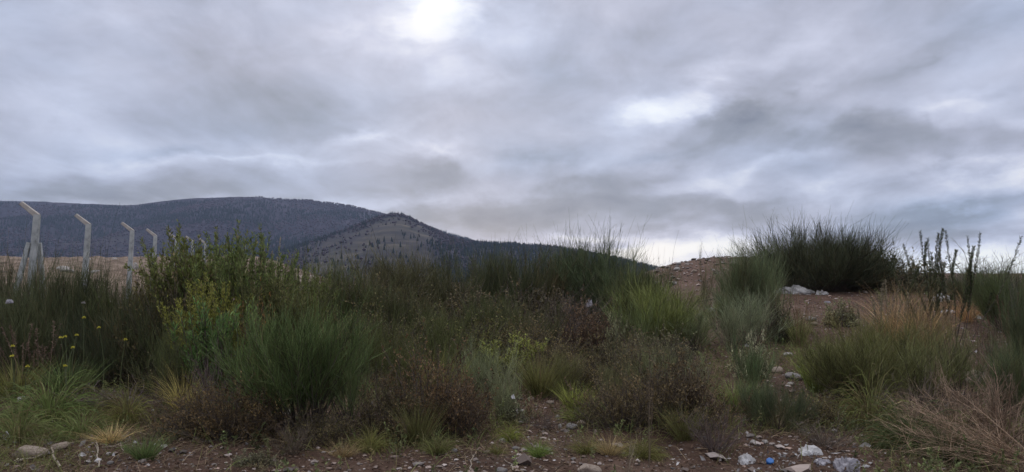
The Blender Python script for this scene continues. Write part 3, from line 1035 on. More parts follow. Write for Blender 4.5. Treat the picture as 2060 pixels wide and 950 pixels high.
def plant(kind, px, d, top, wpx, color, label, cat=None, rot=None, group=None):
    """kind at photo column px and depth d, its top at photo row top, wpx photo pixels wide"""
    x, y, zt = at(px, top, d)
    z0 = gz(x, d) - 0.02
    vs_ = PROTO[kind]
    k = CNT.get(kind, 0)
    CNT[kind] = k + 1
    h, w, parts = vs_[k % len(vs_)]
    sx = 0.84 * wpx / FPX * d / w
    sz = max(.1, (zt - z0)) / h
    o = empty(NAMES[kind], (x, d, z0))
    o.rotation_euler = (0, 0, RNG.uniform(0, 6.28) if rot is None else rot)
    o.scale = (sx, sx, sz)
    tag(o, label, cat or CATS[kind], group or GROUPS[kind])
    for pn, me in parts.items():
        obj(pn, me, o, color)
    return o


DK, MD, FG, YG, GG, BK = (.046, .057, .036), (.062, .078, .042), (.060, .092, .043), (.13, .15, .050), (.135, .155, .115), (.036, .048, .034)
OLV, BRN, RED, TAN, PUR, ORG = (.10, .105, .045), (.085, .060, .036), (.15, .085, .055), (.32, .25, .16), (.14, .105, .105), (.19, .125, .075)

PLANTS = [
    # left: wall of dark broom
    ('broom', 18, 10.6, 537, 190, DK, 'dark green broom shrub at the left edge below the braced post'),
    ('broom', 105, 10.2, 547, 190, DK, 'dark green broom shrub in front of the first post, dense and rounded'),
    ('broom', 190, 10.6, 558, 200, DK, 'dark broom shrub below the second concrete post'),
    ('broom', 262, 10.4, 572, 170, MD, 'mid green broom shrub below the third concrete post'),
    ('broom', 60, 9.2, 600, 170, DK, 'low dark broom shrub behind the yellow flower stems, nearest the left edge'),
    ('broom', 205, 9.3, 625, 190, BK, 'blackish broom shrub behind the tallest yellow flower'),
    ('broom', 300, 9.4, 610, 170, DK, 'dark broom shrub at the foot of the leafy bush on its left'),
    ('stalks', 70, 8.8, 655, 130, (.16, .11, .08), 'rusty dry weed stalks standing among grass at left'),
    ('upright_tuft', 30, 8.4, 720, 130, OLV, 'olive grass tuft at the left edge under the rusty stalks'),
    ('upright_tuft', 140, 8.4, 715, 110, FG, 'green grass tuft at the foot of the yellow flower stems'),
    ('long_tuft', 100, 7.6, 770, 200, (.085, .12, .05), 'big green grass tuft with arching blades by the white bag', None),
    ('long_tuft', 35, 7.0, 820, 170, (.10, .125, .06), 'arching grass tuft at the lower left edge above the earth clod'),
    ('long_tuft', 165, 7.1, 835, 150, (.085, .115, .05), 'arching grass tuft right of the big green one, by pale dry straw'),
    ('dry_tuft', 225, 6.9, 850, 120, TAN, 'pale dry straw tuft flattened beside the arching grass'),
    ('upright_tuft', 292, 6.35, 870, 90, FG, 'small green grass tuft alone on bare soil, lower left'),
    ('dead', 255, 8.0, 780, 190, PUR, 'purplish heap of dead twigs beside the arching grass'),
    ('dead', 430, 7.9, 700, 130, PUR, 'purplish bare twigs standing left of the big foreground broom'),
    ('dry_tuft', 370, 8.0, 735, 110, (.26, .23, .11), 'yellowish dry grass tuft between the grey plant and bare twigs'),
    ('long_tuft', 255, 7.6, 790, 130, OLV, 'flattened olive grass tuft among the purplish dead twigs'),
    ('wispy_broom', 330, 8.3, 660, 120, MD, 'thin broom shrub over the pale grey litter at left'),
    ('dome', 470, 7.15, 775, 210, BRN, 'brown low shrub left of the blond dry grass, lower left'),
    ('dome', 380, 7.3, 800, 170, (.06, .045, .035), 'dark brown low shrub below the bare purplish twigs'),
    ('dome', 340, 9.2, 700, 190, BK, 'blackish low shrub under the thin broom at left'),
    # leafy bush group
    ('leafy', 402, 10.0, 474, 175, (.085, .105, .042), 'leafy bush of many upright shoots hiding the half hidden post'),
    ('leafy', 490, 9.7, 474, 200, (.072, .10, .042), 'tallest leafy bush, upright shoots rising against the mountain'),
    ('leafy', 345, 10.2, 535, 110, (.095, .095, .042), 'leafy bush beside the third post with brownish shoots'),
    ('leafy', 430, 9.0, 570, 160, (.14, .15, .045), 'yellow green leafy bush in front of the tallest one'),
    ('leafy', 545, 9.4, 555, 130, (.075, .085, .042), 'dark leafy bush at the right foot of the tallest one'),
    ('small_leafy', 430, 8.4, 625, 120, (.065, .12, .05), 'bright green small leafy plant below the yellow green bush'),
    ('small_leafy', 490, 8.3, 632, 90, (.075, .115, .05), 'green small leafy plant above the big foreground broom, left end'),
    ('dome', 520, 8.6, 640, 90, (.14, .07, .03), 'rust brown low shrub just above the foreground broom'),
    ('dome', 390, 9.6, 580, 260, (.06, .058, .035), 'dark undergrowth shrub filling the foot of the leafy bushes'),
    ('stalks', 550, 13.5, 488, 60, TAN, 'blond dry weed plume against the tan hill slope'),
    ('sapling', 625, 13.0, 500, 90, (.20, .165, .12), 'bare pale sapling twigs right of the blond plume'),
    ('leafy', 600, 11.5, 532, 130, (.075, .095, .04), 'short leafy bush under the bare pale sapling twigs'),
    ('wispy_broom', 590, 9.7, 600, 100, OLV, 'olive wispy broom shrub below the short leafy bush'),
    ('stalks', 610, 9.5, 625, 60, (.15, .16, .07), 'greenish upright weed behind the foreground broom'),
    # foreground broom and brown shrubs
    ('broom', 615, 7.6, 632, 270, FG, 'big green broom shrub in the left foreground, branches fanning from base'),
    ('wispy_broom', 700, 7.5, 665, 160, (.07, .10, .052), 'thin green broom leaning from the right side of the big foreground broom'),
    ('dry_tuft', 535, 7.9, 778, 110, (.36, .27, .15), 'blond dry grass tuft at the foot of the big foreground broom'),
    ('dome', 860, 7.5, 712, 230, (.066, .042, .028), 'large reddish brown shrub in the centre foreground'),
    ('dome', 790, 7.2, 775, 150, (.055, .050, .030), 'dark brown shrub between the foreground broom and the reddish one'),
    ('dome', 930, 7.3, 770, 130, (.070, .042, .030), 'dark brown shrub on the right side of the large reddish one'),
    ('dome', 640, 6.9, 835, 150, (.06, .055, .032), 'low brown shrub under the big foreground broom'),
    ('cushion', 515, 6.2, 915, 90, (.12, .125, .10), 'grey cushion plant cut by the lower picture edge'),
    # centre mid-distance
    ('broom', 660, 13.0, 535, 190, MD, 'olive dark broom at the left end of the middle thicket'),
    ('broom', 760, 16.0, 530, 200, (.06, .062, .04), 'dull broom in the middle thicket below the tan terraces'),
    ('broom', 860, 17.0, 526, 210, (.058, .060, .040), 'dull broom in the middle thicket below the hill top'),
    ('broom', 950, 17.5, 520, 190, DK, 'dark broom in the middle thicket below the hill shoulder'),
    ('broom', 1040, 18.0, 512, 190, DK, 'dark broom in the middle thicket under the falling ridge'),
    ('tall_broom', 1110, 18.5, 505, 150, DK, 'dark tall broom left of the whip topped one'),
    ('tall_broom', 1185, 18.0, 487, 170, (.05, .070, .045), 'dark tall broom with whips against the bright sky gap'),
    ('tall_broom', 1245, 17.0, 522, 160, (.052, .075, .048), 'blue green broom right of the whip topped one'),
    ('broom', 1290, 16.0, 545, 140, MD, 'green broom where the thicket meets the spoil heap'),
    ('dome', 720, 13.0, 575, 210, (.052, .054, .032), 'brownish low shrub in front of the middle thicket, left end'),
    ('dome', 830, 14.0, 590, 220, (.052, .054, .032), 'brownish low shrub in front of the middle thicket, below the hill top'),
    ('dome', 950, 14.5, 590, 220, (.050, .048, .034), 'dark low shrub in front of the middle thicket, below the shoulder'),
    ('dome', 1070, 15.0, 585, 200, (.042, .042, .034), 'blackish low shrub in front of the dark tall broom'),
    ('dead', 1130, 14.5, 590, 170, (.09, .07, .06), 'dark dead twiggy shrub in the hollow below the tall brooms'),
    ('dome', 1180, 13.5, 615, 150, (.075, .047, .04), 'purplish brown low shrub left of the yellow tipped broom'),
    ('dome', 700, 11.0, 628, 200, (.075, .078, .038), 'olive low shrub behind the thin leaning broom'),
    ('dome', 830, 11.5, 640, 190, (.060, .072, .034), 'olive low shrub behind the large reddish shrub'),
    ('dome', 960, 12.0, 640, 200, (.075, .085, .035), 'olive green low shrub in the middle of the lot'),
    ('dome', 1080, 11.5, 655, 170, (.080, .070, .038), 'olive brown low shrub right of the middle one'),
    ('small_leafy', 1025, 10.3, 680, 110, YG, 'yellow green leafy plant in the middle above the path'),
    ('wispy_broom', 985, 8.6, 690, 120, GG, 'grey green wispy broom right of the large reddish shrub'),
    ('wispy_broom', 1015, 7.9, 745, 90, GG, 'grey green wispy broom over the bare stony patch'),
    ('upright_tuft', 945, 9.6, 688, 90, (.085, .115, .07), 'green grass tuft at the top of the stony patch'),
    ('cushion', 1035, 8.0, 800, 80, (.15, .165, .13), 'pale grey cushion plant at the foot of the wispy broom'),
    ('upright_tuft', 1157, 8.2, 765, 80, YG, 'yellow green grass tuft right of the stony path'),
    ('tuft', 1165, 7.9, 815, 90, (.12, .14, .055), 'lower yellow green grass tuft right of the stony path'),
    ('tuft', 1025, 7.15, 850, 60, YG, 'small yellow green grass tuft under the grey green broom'),
    ('tuft', 1083, 6.6, 882, 60, (.10, .15, .05), 'bright green grass tuft alone on the bare soil in front'),
    ('tuft', 1000, 6.7, 905, 50, OLV, 'tiny olive grass tuft left of the bright green one'),
    ('stalks', 1085, 7.8, 790, 70, RED, 'reddish dry weed on the stony path'),
    ('dead', 1095, 7.6, 828, 80, (.09, .07, .065), 'small dark dead shrub on the stony path'),
    ('dome', 1320, 7.7, 728, 230, (.075, .060, .040), 'large brown shrub right of centre behind a single thin stem'),
    ('dome', 1250, 7.6, 760, 150, (.075, .064, .040), 'brown shrub on the left side of the large one right of centre'),
    ('dome', 1405, 7.6, 745, 130, (.065, .046, .036), 'dark brown shrub on the right side of the large one right of centre'),
    ('dome', 1130, 9.5, 700, 150, (.085, .075, .042), 'brownish low shrub above the yellow green tuft'),
    ('dome', 1220, 9.8, 690, 140, (.075, .070, .042), 'dull low shrub above the large brown one right of centre'),
    ('long_tuft', 1290, 6.6, 885, 120, OLV, 'olive grass tuft at the foot of the large brown shrub'),
    ('tuft', 1180, 6.7, 880, 70, OLV, 'olive grass tuft on the soil above the tan boulder'),
    ('sapling', 1305, 6.25, 690, 36, (.15, .115, .08), 'single thin dry stem in front of the large brown shrub'),
    ('sapling', 1265, 6.15, 862, 40, (.30, .25, .18), 'short pale dry stem leaning by the lower edge'),
    ('dead', 1440, 6.7, 830, 120, (.10, .075, .07), 'dark dead twigs between the brown shrub and the litter'),
    ('wispy_broom', 760, 10.0, 628, 120, (.065, .08, .038), 'olive wispy broom behind the reddish shrub, left one'),
    ('wispy_broom', 880, 10.4, 622, 130, (.065, .08, .038), 'olive wispy broom behind the reddish shrub, middle one'),
    ('broom', 985, 13.2, 600, 150, (.055, .068, .036), 'olive broom in the middle of the lot behind the yellow green plant'),
    ('broom', 800, 13.0, 585, 160, (.052, .062, .036), 'dull olive broom left of the middle of the lot'),
    ('wispy_broom', 1080, 12.4, 615, 130, (.062, .07, .04), 'dull wispy broom right of the middle of the lot'),
    ('upright_tuft', 885, 8.6, 695, 110, OLV, 'olive grass tuft behind the top of the reddish shrub'),
    ('wispy_broom', 815, 8.7, 680, 120, (.062, .075, .036), 'olive wispy broom just behind the left end of the reddish shrub'),
    ('upright_tuft', 840, 7.0, 800, 90, (.075, .08, .04), 'dull grass tuft growing through the reddish shrub'),
    ('wispy_broom', 1300, 8.9, 690, 140, (.085, .095, .06), 'dull green wispy broom directly behind the single thin stem'),
    ('upright_tuft', 1375, 7.1, 810, 90, (.08, .085, .04), 'dull grass tuft growing through the large brown shrub'),
    ('wispy_broom', 1130, 8.9, 715, 90, (.08, .085, .045), 'olive wispy broom behind the yellow green tuft'),
    ('upright_tuft', 1085, 9.0, 700, 120, (.09, .095, .045), 'olive grass tuft above the stony path'),
    ('wispy_broom', 1370, 8.6, 715, 120, GG, 'grey green wispy broom behind the large brown shrub'),
    ('wispy_broom', 1230, 8.6, 735, 100, (.085, .09, .055), 'dull wispy broom left behind the large brown shrub'),
    ('tuft', 745, 6.7, 860, 90, OLV, 'olive grass tuft at the left foot of the reddish shrub'),
    ('tuft', 880, 6.6, 872, 80, (.075, .085, .04), 'dull grass tuft in front of the reddish shrub'),
    ('dry_tuft', 1225, 6.6, 872, 90, (.20, .16, .10), 'dry straw tuft in front of the large brown shrub'),
    ('dry_tuft', 690, 6.5, 885, 90, (.17, .13, .085), 'dry straw tuft at the lower edge under the big broom'),
    ('dead', 590, 6.6, 850, 110, (.12, .095, .07), 'small dead twigs below the big foreground broom'),
    # right of centre
    ('broom', 1335, 13.0, 580, 190, (.095, .115, .045), 'yellow tipped broom shrub in front of the spoil heap'),
    ('wispy_broom', 1290, 12.6, 600, 130, (.10, .13, .07), 'pale green wispy broom on the left side of the yellow tipped one'),
    ('wispy_broom', 1400, 12.5, 625, 120, (.10, .125, .08), 'grey green wispy broom on the right side of the yellow tipped one'),
    ('cushion', 1245, 12.3, 648, 60, (.15, .16, .12), 'pale cushion plant by the white bag left of the yellow tipped broom'),
    ('dome', 1330, 11.0, 670, 170, (.085, .09, .065), 'grey green low shrub below the yellow tipped broom'),
    ('whip', 1278, 17.0, 490, 60, (.07, .075, .05), 'thin sapling against the sky left of the spoil heap'),
    ('whip', 1416, 17.0, 484, 45, (.07, .08, .05), 'thin sapling standing over the spoil heap'),
    ('whip', 1492, 14.6, 458, 70, (.08, .095, .06), 'tallest thin sapling left of the big dark thicket'),
    ('tall_broom', 1510, 14.8, 508, 120, (.095, .125, .085), 'tall grey green broom left of the big dark thicket'),
    ('wispy_broom', 1450, 14.6, 575, 110, (.10, .125, .085), 'grey green wispy broom in front of the spoil heap'),
    ('wispy_broom', 1515, 12.8, 590, 150, (.125, .15, .12), 'silvery broom below the tall grey green one'),
    ('wispy_broom', 1475, 12.2, 610, 120, (.115, .135, .105), 'silvery broom left of the dark hollow'),
    ('dome', 1570, 13.2, 612, 80, BK, 'black green low shrub in the hollow right of the silvery broom'),
    ('upright_tuft', 1607, 12.8, 622, 60, (.12, .135, .07), 'grass tuft with reddish stalks on the dirt track'),
    ('stalks', 1612, 12.7, 596, 50, ORG, 'orange dry stalks rising from the tuft on the dirt track'),
    ('cushion', 1690, 14.5, 612, 70, (.16, .17, .13), 'pale cushion plant on the dirt track before the dark thicket'),
    ('thicket', 1640, 21.0, 468, 275, (.045, .056, .042), 'big dark broom thicket against the sky on the right'),
    ('dome', 1590, 20.6, 545, 120, BK, 'dark undergrowth shrub at the left foot of the big thicket'),
    ('dome', 1660, 21.3, 540, 140, BK, 'dark undergrowth shrub behind the large soiled sheet'),
    ('dome', 1725, 20.8, 545, 120, BK, 'dark undergrowth shrub at the right foot of the big thicket'),
    ('tall_broom', 1560, 21.0, 500, 110, (.045, .056, .042), 'dark broom on the left shoulder of the big thicket'),
    ('tall_broom', 1735, 21.5, 505, 120, BK, 'dark broom on the right shoulder of the big thicket'),
    ('round_leaf', 1775, 20.5, 502, 120, BK, 'dark round leaved bush right of the big thicket'),
    ('round_leaf', 1835, 20.0, 530, 130, (.045, .052, .042), 'low dark round leaved bush left of the gorse'),
    ('spiky', 1908, 12.5, 462, 165, (.030, .042, .027), 'tall spiky gorse plant with dark shoots against the sky'),
    ('spiky', 1876, 12.8, 480, 70, (.030, .042, .027), 'slender gorse shoot left of the tall spiky one'),
    ('broom', 1970, 17.0, 545, 130, (.050, .068, .044), 'dark broom right of the spiky gorse'),
    ('broom', 2035, 14.0, 545, 130, (.062, .085, .045), 'green broom at the right edge under bare twigs'),
    ('dead', 1990, 18.0, 512, 150, (.13, .12, .11), 'bare grey twigs against the bright sky at right'),
    ('whip', 1460, 15.2, 500, 60, (.08, .095, .06), 'thin sapling just left of the tallest one'),
    ('whip', 1560, 14.0, 520, 60, (.08, .10, .065), 'thin sapling in front of the left end of the big dark thicket'),
    ('whip', 1860, 13.6, 540, 60, (.07, .08, .05), 'thin sapling left of the gorse before the round leaved bush'),
    ('sapling', 2045, 13.0, 508, 60, (.10, .10, .08), 'bare sapling tips at the right edge'),
    ('tall_broom', 2070, 9.5, 590, 110, (.055, .075, .05), 'dark broom cut by the right edge beside reddish dock'),
    ('stalks', 2030, 9.8, 596, 70, RED, 'reddish dock weed near the right edge'),
    ('stalks', 1985, 10.2, 640, 60, (.11, .07, .05), 'dark reddish dry weed left of the dock'),
    ('dry_tuft', 1800, 13.0, 570, 150, (.25, .175, .125), 'pinkish dry grass tuft below the round leaved bush'),
    ('dry_tuft', 1850, 12.0, 580, 130, (.23, .16, .105), 'pinkish dry grass tuft left of the gorse foot'),
    ('stalks', 1770, 12.2, 570, 110, (.20, .17, .11), 'tall dry weed stalks in front of the pinkish grass'),
    ('dry_tuft', 1945, 15.0, 590, 90, (.27, .17, .11), 'dry grass tuft on the bank right of the gorse'),
    ('stalks', 1890, 11.0, 610, 100, (.20, .13, .075), 'orange brown dry weed at the foot of the gorse'),
    # right foreground meadow of broom
    ('wispy_broom', 1750, 10.8, 640, 140, (.095, .095, .045), 'olive wispy broom in the right meadow, back left'),
    ('wispy_broom', 1840, 10.6, 632, 150, (.105, .095, .05), 'olive wispy broom in the right meadow, back right'),
    ('wispy_broom', 1800, 9.6, 655, 210, (.085, .090, .042), 'olive wispy broom in the middle of the right meadow'),
    ('wispy_broom', 1690, 9.2, 672, 160, (.09, .105, .04), 'bright green wispy broom at the left front of the right meadow'),
    ('broom', 1740, 8.6, 690, 190, (.075, .082, .040), 'green broom at the front of the right meadow'),
    ('wispy_broom', 1850, 8.6, 680, 190, (.085, .095, .05), 'brownish wispy broom at the front right of the right meadow'),
    ('wispy_broom', 1930, 9.2, 668, 170, (.08, .09, .05), 'dull wispy broom left of the pale boulder'),
    ('wispy_broom', 2020, 8.0, 690, 150, (.06, .085, .055), 'dark wispy broom right of the pale boulder'),
    ('upright_tuft', 1640, 9.4, 690, 90, (.115, .15, .05), 'bright grass tuft left of the right meadow'),
    ('wispy_broom', 1515, 9.2, 680, 110, (.062, .095, .055), 'dark green wispy broom above the stony slope'),
    ('cushion', 1508, 10.2, 684, 70, (.24, .25, .22), 'whitish cushion plant above the stony slope'),
    ('upright_tuft', 1478, 8.4, 760, 90, (.105, .135, .055), 'green grass tuft right of the dark brown shrub'),
    ('broom', 1560, 7.5, 778, 140, (.050, .068, .045), 'low dark green broom above the blue bottle cap'),
    ('wispy_broom', 1515, 7.8, 770, 90, (.07, .10, .06), 'small green broom left of the low dark green one'),
    ('dome', 1660, 7.8, 800, 150, (.095, .088, .045), 'olive brown low shrub above the crumpled plastic'),
    ('long_tuft', 1750, 7.9, 770, 180, (.10, .115, .05), 'olive arching grass in front of the right meadow'),
    ('long_tuft', 1830, 6.8, 825, 210, (.045, .062, .034), 'dark green grass patch under the dead branches'),
    ('tuft', 1900, 6.4, 860, 150, (.045, .060, .034), 'dark green grass tuft at the lower edge under the dead branches'),
    ('dead', 1930, 7.4, 760, 210, (.25, .175, .115), 'brown dead shrub of upright twigs in the right foreground'),
    ('dead', 2020, 7.0, 745, 180, (.23, .16, .11), 'brown dead shrub of upright twigs at the right edge'),
    ('dead', 1840, 7.9, 755, 150, (.17, .135, .11), 'brown dead twigs left of the upright dead shrub'),
    ('fan', 2095, 6.2, 775, 360, (.34, .235, .155), 'long dead branches fanning in from the lower right corner'),
    ('wispy_broom', 2045, 7.8, 690, 100, (.07, .085, .05), 'thin broom rising behind the dead shrub at the right edge'),
    ('dead', 1660, 6.9, 850, 120, (.12, .095, .075), 'small dead twigs by the crumpled mauve plastic'),
]
for p in PLANTS:
    plant(*p[:7], rot=0.0 if p[0] == 'fan' else None)


# ------------------------------------------------------------------ yellow flowers
def flowers():
    rng = np.random.default_rng(71)
    spots = [(169, 640, 8.3, 120, 'tallest yellow wildflower on a long pale stem'), (123, 680, 8.0, 75, 'yellow wildflower, left one of the close pair'), (131, 678, 8.05, 75, 'yellow wildflower, right one of the close pair'),
             (154, 675, 8.2, 60, 'yellow wildflower just below the tallest one, to its left'), (199, 660, 8.4, 60, 'pale yellow wildflower bud right of the tallest one'), (252, 684, 8.2, 60, 'yellow wildflower farthest right, against dark broom'),
             (26, 697, 7.9, 60, 'yellow wildflower nearest the left edge, upper'), (24, 717, 7.8, 60, 'orange yellow wildflower nearest the left edge, lower'), (55, 738, 7.6, 60, 'pale yellow wildflower in the grass near the white bag'),
             (131, 737, 7.7, 60, 'low yellow wildflower under the close pair'), (147, 700, 7.95, 60, 'faded yellow wildflower below the tallest one'), (168, 610, 9.0, 60, 'whitish seed head high against the dark broom')]
    for (px, py, d, _, lab) in spots:
        x, y, z = at(px, py, d)
        g = gz(x, d)
        o = tag(empty('wildflower', (x, d, g)), lab, 'flower', 'yellow wildflowers on the left')
        b0 = np.array([[rng.normal(0, .05), rng.normal(0, .05), -.02]])
        tip = np.array([0, 0, z - g])
        t = np.linspace(0, 1, 6)[:, None]
        P = (b0 * (1 - t) + tip * t + np.array([.03 * rng.normal(), .03 * rng.normal(), 0]) * np.sin(t * math.pi))[None]
        mb = MB()
        tubes(mb, P, .0045, .003, rng, sides=5)
        obj('stem', mb.mesh('stem', MAT['stalk']), o)
        mb = MB()
        n = 60
        dd = rnd_dirs(n, rng, .1, 1.7)
        leaves(mb, np.tile(tip, (n, 1)) + dd * .006, dd, rng.uniform(.010, .019, n), .008, rng)
        obj('flower_head', mb.mesh('flower_head', MAT['rock_white'] if 'whitish' in lab else MAT['yellow']), o)


flowers()


# ------------------------------------------------------------------ stones, rubble and litter
def stone_mesh(seed, mat, flat=.65, rough=.22):
    rng = np.random.default_rng(seed)
    bm = bmesh.new()
    bmesh.ops.create_icosphere(bm, subdivisions=3, radius=.5)
    cuts = [(norm(rng.normal(0, 1, 3)), rng.uniform(.30, .44)) for _ in range(7)]
    off = rng.uniform(0, 50, 2)
    for v in bm.verts:
        p = np.array(v.co)
        for nrm, dd in cuts:
            e = p @ nrm - dd
            if e > 0:
                p = p - nrm * e * .85
        n = float(fbm(np.array([p[0] * 3 + off[0] + p[2] * 2]), np.array([p[1] * 3 + off[1] - p[2] * 2]), 3, seed)[0])
        p = p * (1 + n * rough)
        v.co = Vector((p[0], p[1], p[2] * flat))
    return bm_mesh(bm, 'stone', mat, True)


STONES = {k: [stone_mesh(100 + i + 10 * j, MAT[k]) for i in range(3)] for j, k in enumerate(('rock_tan', 'rock_grey', 'rock_white'))}


def stone(px, py, wpx, hpx, mat, label, name='stone', cat='stone', d=None, group='stones lying on the ground', sink=.2):
    if d is None:
        lo, hi = 4.5, 60.0                                  # walk out along the sight line to the ground
        for dd in np.geomspace(lo, hi, 500):
            x, y, z = at(px, py + hpx / 2, dd)
            if z < gz(x, y):
                d = dd
                break
        else:
            d = 30
    x, y, z = at(px, py, d)
    w, h = wpx / FPX * d, hpx / FPX * d
    k = CNT.get(mat, 0)
    CNT[mat] = k + 1
    o = obj(name, STONES[mat][k % 3])
    g = gz(x, y)
    o.location = (x, y, max(g, 0 if d < 0 else g) + h * (.5 - sink))
    o.scale = (w / .92, w / .92 * .85, h / .58)
    o.rotation_euler = (RNG.uniform(-.15, .15), RNG.uniform(-.15, .15), RNG.uniform(-.4, .4))
    return tag(o, label, cat, group)


for a in [
    (1185, 940, 46, 22, 'rock_tan', 'tan boulder cut by the lower picture edge, in the centre'), (1010, 945, 24, 14, 'rock_grey', 'grey stone at the lower edge left of the tan boulder'),
    (914, 907, 12, 8, 'rock_grey', 'grey stone on bare soil below the large reddish shrub'), (1011, 887, 14, 10, 'rock_white', 'pale round stone near the small yellow green tuft'),
    (1038, 901, 15, 8, 'rock_grey', 'flat grey stone left of the bright green tuft'), (1055, 905, 14, 8, 'rock_white', 'flat pale stone touching the bright green tuft'), (981, 909, 10, 7, 'rock_tan', 'tan pebble left of the small yellow green tuft'),
    (1170, 851, 18, 12, 'rock_tan', 'tan stone below the lower yellow green tuft'), (1126, 857, 9, 11, 'rock_white', 'small white stone on the stony path, lower'), (1122, 838, 9, 8, 'rock_white', 'small white stone on the stony path, upper'),
    (1152, 858, 26, 12, 'rock_grey', 'dark grey stone on the stony path'), (1198, 870, 7, 12, 'rock_tan', 'upright tan pebble before the large brown shrub'),
    (1045, 828, 34, 12, 'rock_white', 'pale slab beside the grey cushion plant'), (1106, 810, 16, 8, 'rock_tan', 'tan stone behind the reddish dry weed'), (1068, 803, 14, 9, 'rock_tan', 'reddish tan stone right of the pale cushion plant'),
    (60, 905, 62, 30, 'rock_tan', 'brown earth clod at the lower left corner'), (120, 897, 34, 16, 'rock_tan', 'smaller brown clod right of the big one, by the pale root'), (218, 913, 12, 7, 'rock_white', 'small white pebble on bare soil, lower left'),
    (178, 930, 10, 7, 'rock_white', 'white pebble by the pale root, lower left corner'), (248, 878, 10, 6, 'rock_white', 'white pebble left of the lone grass tuft'), (222, 931, 12, 8, 'rock_grey', 'grey pebble below the small white one at lower left'),
    (1563, 744, 26, 14, 'rock_tan', 'tan rock on the stony slope, upper'), (1597, 755, 34, 16, 'rock_grey', 'brown grey rock on the stony slope, larger'), (1590, 772, 16, 8, 'rock_white', 'pale stone on the stony slope, lower'), (1543, 768, 12, 7, 'rock_tan', 'small tan stone on the stony slope, left'),
    (1955, 757, 44, 34, 'rock_tan', 'pale boulder half hidden in the right meadow'), (1585, 712, 20, 9, 'rock_white', 'white stone beside the whitish cushion plant'), (1632, 640, 22, 10, 'rock_grey', 'grey stone on the dirt track by the orange stalks'), (1638, 652, 16, 8, 'rock_tan', 'tan stone on the dirt track just below the grey one'),
    (1515, 890, 16, 8, 'rock_white', 'pale stone above the blue bottle cap, left'), (1538, 888, 14, 8, 'rock_white', 'pale stone above the blue bottle cap, right'), (1678, 866, 12, 8, 'rock_white', 'pale stone above the crumpled mauve plastic'),
    (1362, 540, 14, 8, 'rock_white', 'pale stone near the top of the spoil heap'), (1396, 546, 12, 7, 'rock_tan', 'tan stone right of the pale one on the spoil heap'), (1356, 569, 12, 8, 'rock_white', 'white stone halfway down the spoil heap'), (1345, 605, 18, 7, 'rock_tan', 'tan stone at the foot of the spoil heap'),
    (1365, 526, 9, 6, 'rock_grey', 'dark stone on the crest of the spoil heap'), (1905, 668, 8, 6, 'rock_white', 'white pebble right of the meadow on bare soil'), (945, 738, 12, 7, 'rock_white', 'pale stone on the stony patch by the reddish shrub'), (925, 727, 9, 6, 'rock_tan', 'tan stone at the top of the stony patch'),
]:
    stone(*a)
for (px, py, w, h, d, lab) in [
    (128, 528, 34, 12, 50, 'white rubble heap between the first and second posts'), (135, 536, 26, 10, 44, 'low grey rubble heap in front of the white one'), (180, 514, 12, 8, 75, 'small white rubble chunk right of the second post, on the skyline'),
    (192, 535, 30, 10, 46, 'pale rubble slab right of the second post'), (231, 514, 12, 9, 72, 'white rubble chunk left of the third post, on the skyline'), (272, 528, 14, 20, 45, 'tall pale rubble block right of the third post'), (215, 516, 9, 6, 74, 'tiny white rubble chunk midway between second and third posts'),
    (150, 517, 14, 6, 66, 'tan rubble chunk left of the second post'), (590, 528, 90, 24, 40, 'pale earth heap behind the bare sapling twigs'), (565, 545, 90, 22, 36, 'pinkish earth heap behind the blond plume'),
]:
    stone(px, py, w, h, 'rock_white' if 'earth' not in lab else 'rock_tan', lab, 'rubble_heap' if 'heap' in lab else 'rubble_chunk', 'rubble', d, 'pale rubble on the field behind the posts', 0.25)


def crumple(seed, w, dpt, h, mat, name):
    """a crumpled bag or sheet: a closed, wrinkled skin with real thickness"""
    rng = np.random.default_rng(seed)
    n = 26
    bm = bmesh.new()
    bmesh.ops.create_icosphere(bm, subdivisions=4, radius=.5)
    o = rng.uniform(0, 90, 2)
    for v in bm.verts:
        p = np.array(v.co) * 2
        a = math.atan2(p[1], p[0])
        f1 = abs(float(fbm(np.array([p[0] * 2.1 + p[2] + o[0]]), np.array([p[1] * 2.1 - p[2] + o[1]]), 3, seed)[0]))
        f2 = abs(float(fbm(np.array([p[0] * 5.5 + o[1] + p[2] * 3]), np.array([p[1] * 5.5 + o[0]]), 2, seed + 5)[0]))
        rr = .62 + .26 * math.sin(a * 3 + o[0]) * .6 + .2 * math.sin(a * 5 + o[1]) * .5 + .9 * f1
        zz = max(p[2], -.25) * (.55 + 1.9 * f1) - .55 * f2
        v.co = Vector((p[0] * rr * w / 2, p[1] * rr * dpt / 2, (zz + .10) * h * .60))
    return bm_mesh(bm, name, mat, False)


def litter(px, py, wpx, hpx, mat, name, label, cat, d=None, group='scattered litter', lift=0.0):
    if d is None:
        for dd in np.geomspace(4.5, 60, 500):
            x, y, z = at(px, py + hpx / 2, dd)
            if z < gz(x, y):
                d = dd
                break
    x, y, _ = at(px, py, d)
    w, h = wpx / FPX * d, hpx / FPX * d
    k = CNT.get('litter', 0)
    CNT['litter'] = k + 1
    o = obj(name, crumple(300 + k, w, w * .8, h, MAT[mat], name))
    o.location = (x, y, gz(x, y) + lift)
    o.rotation_euler = (0, 0, RNG.uniform(-.5, .5))
    return tag(o, label, cat, group)


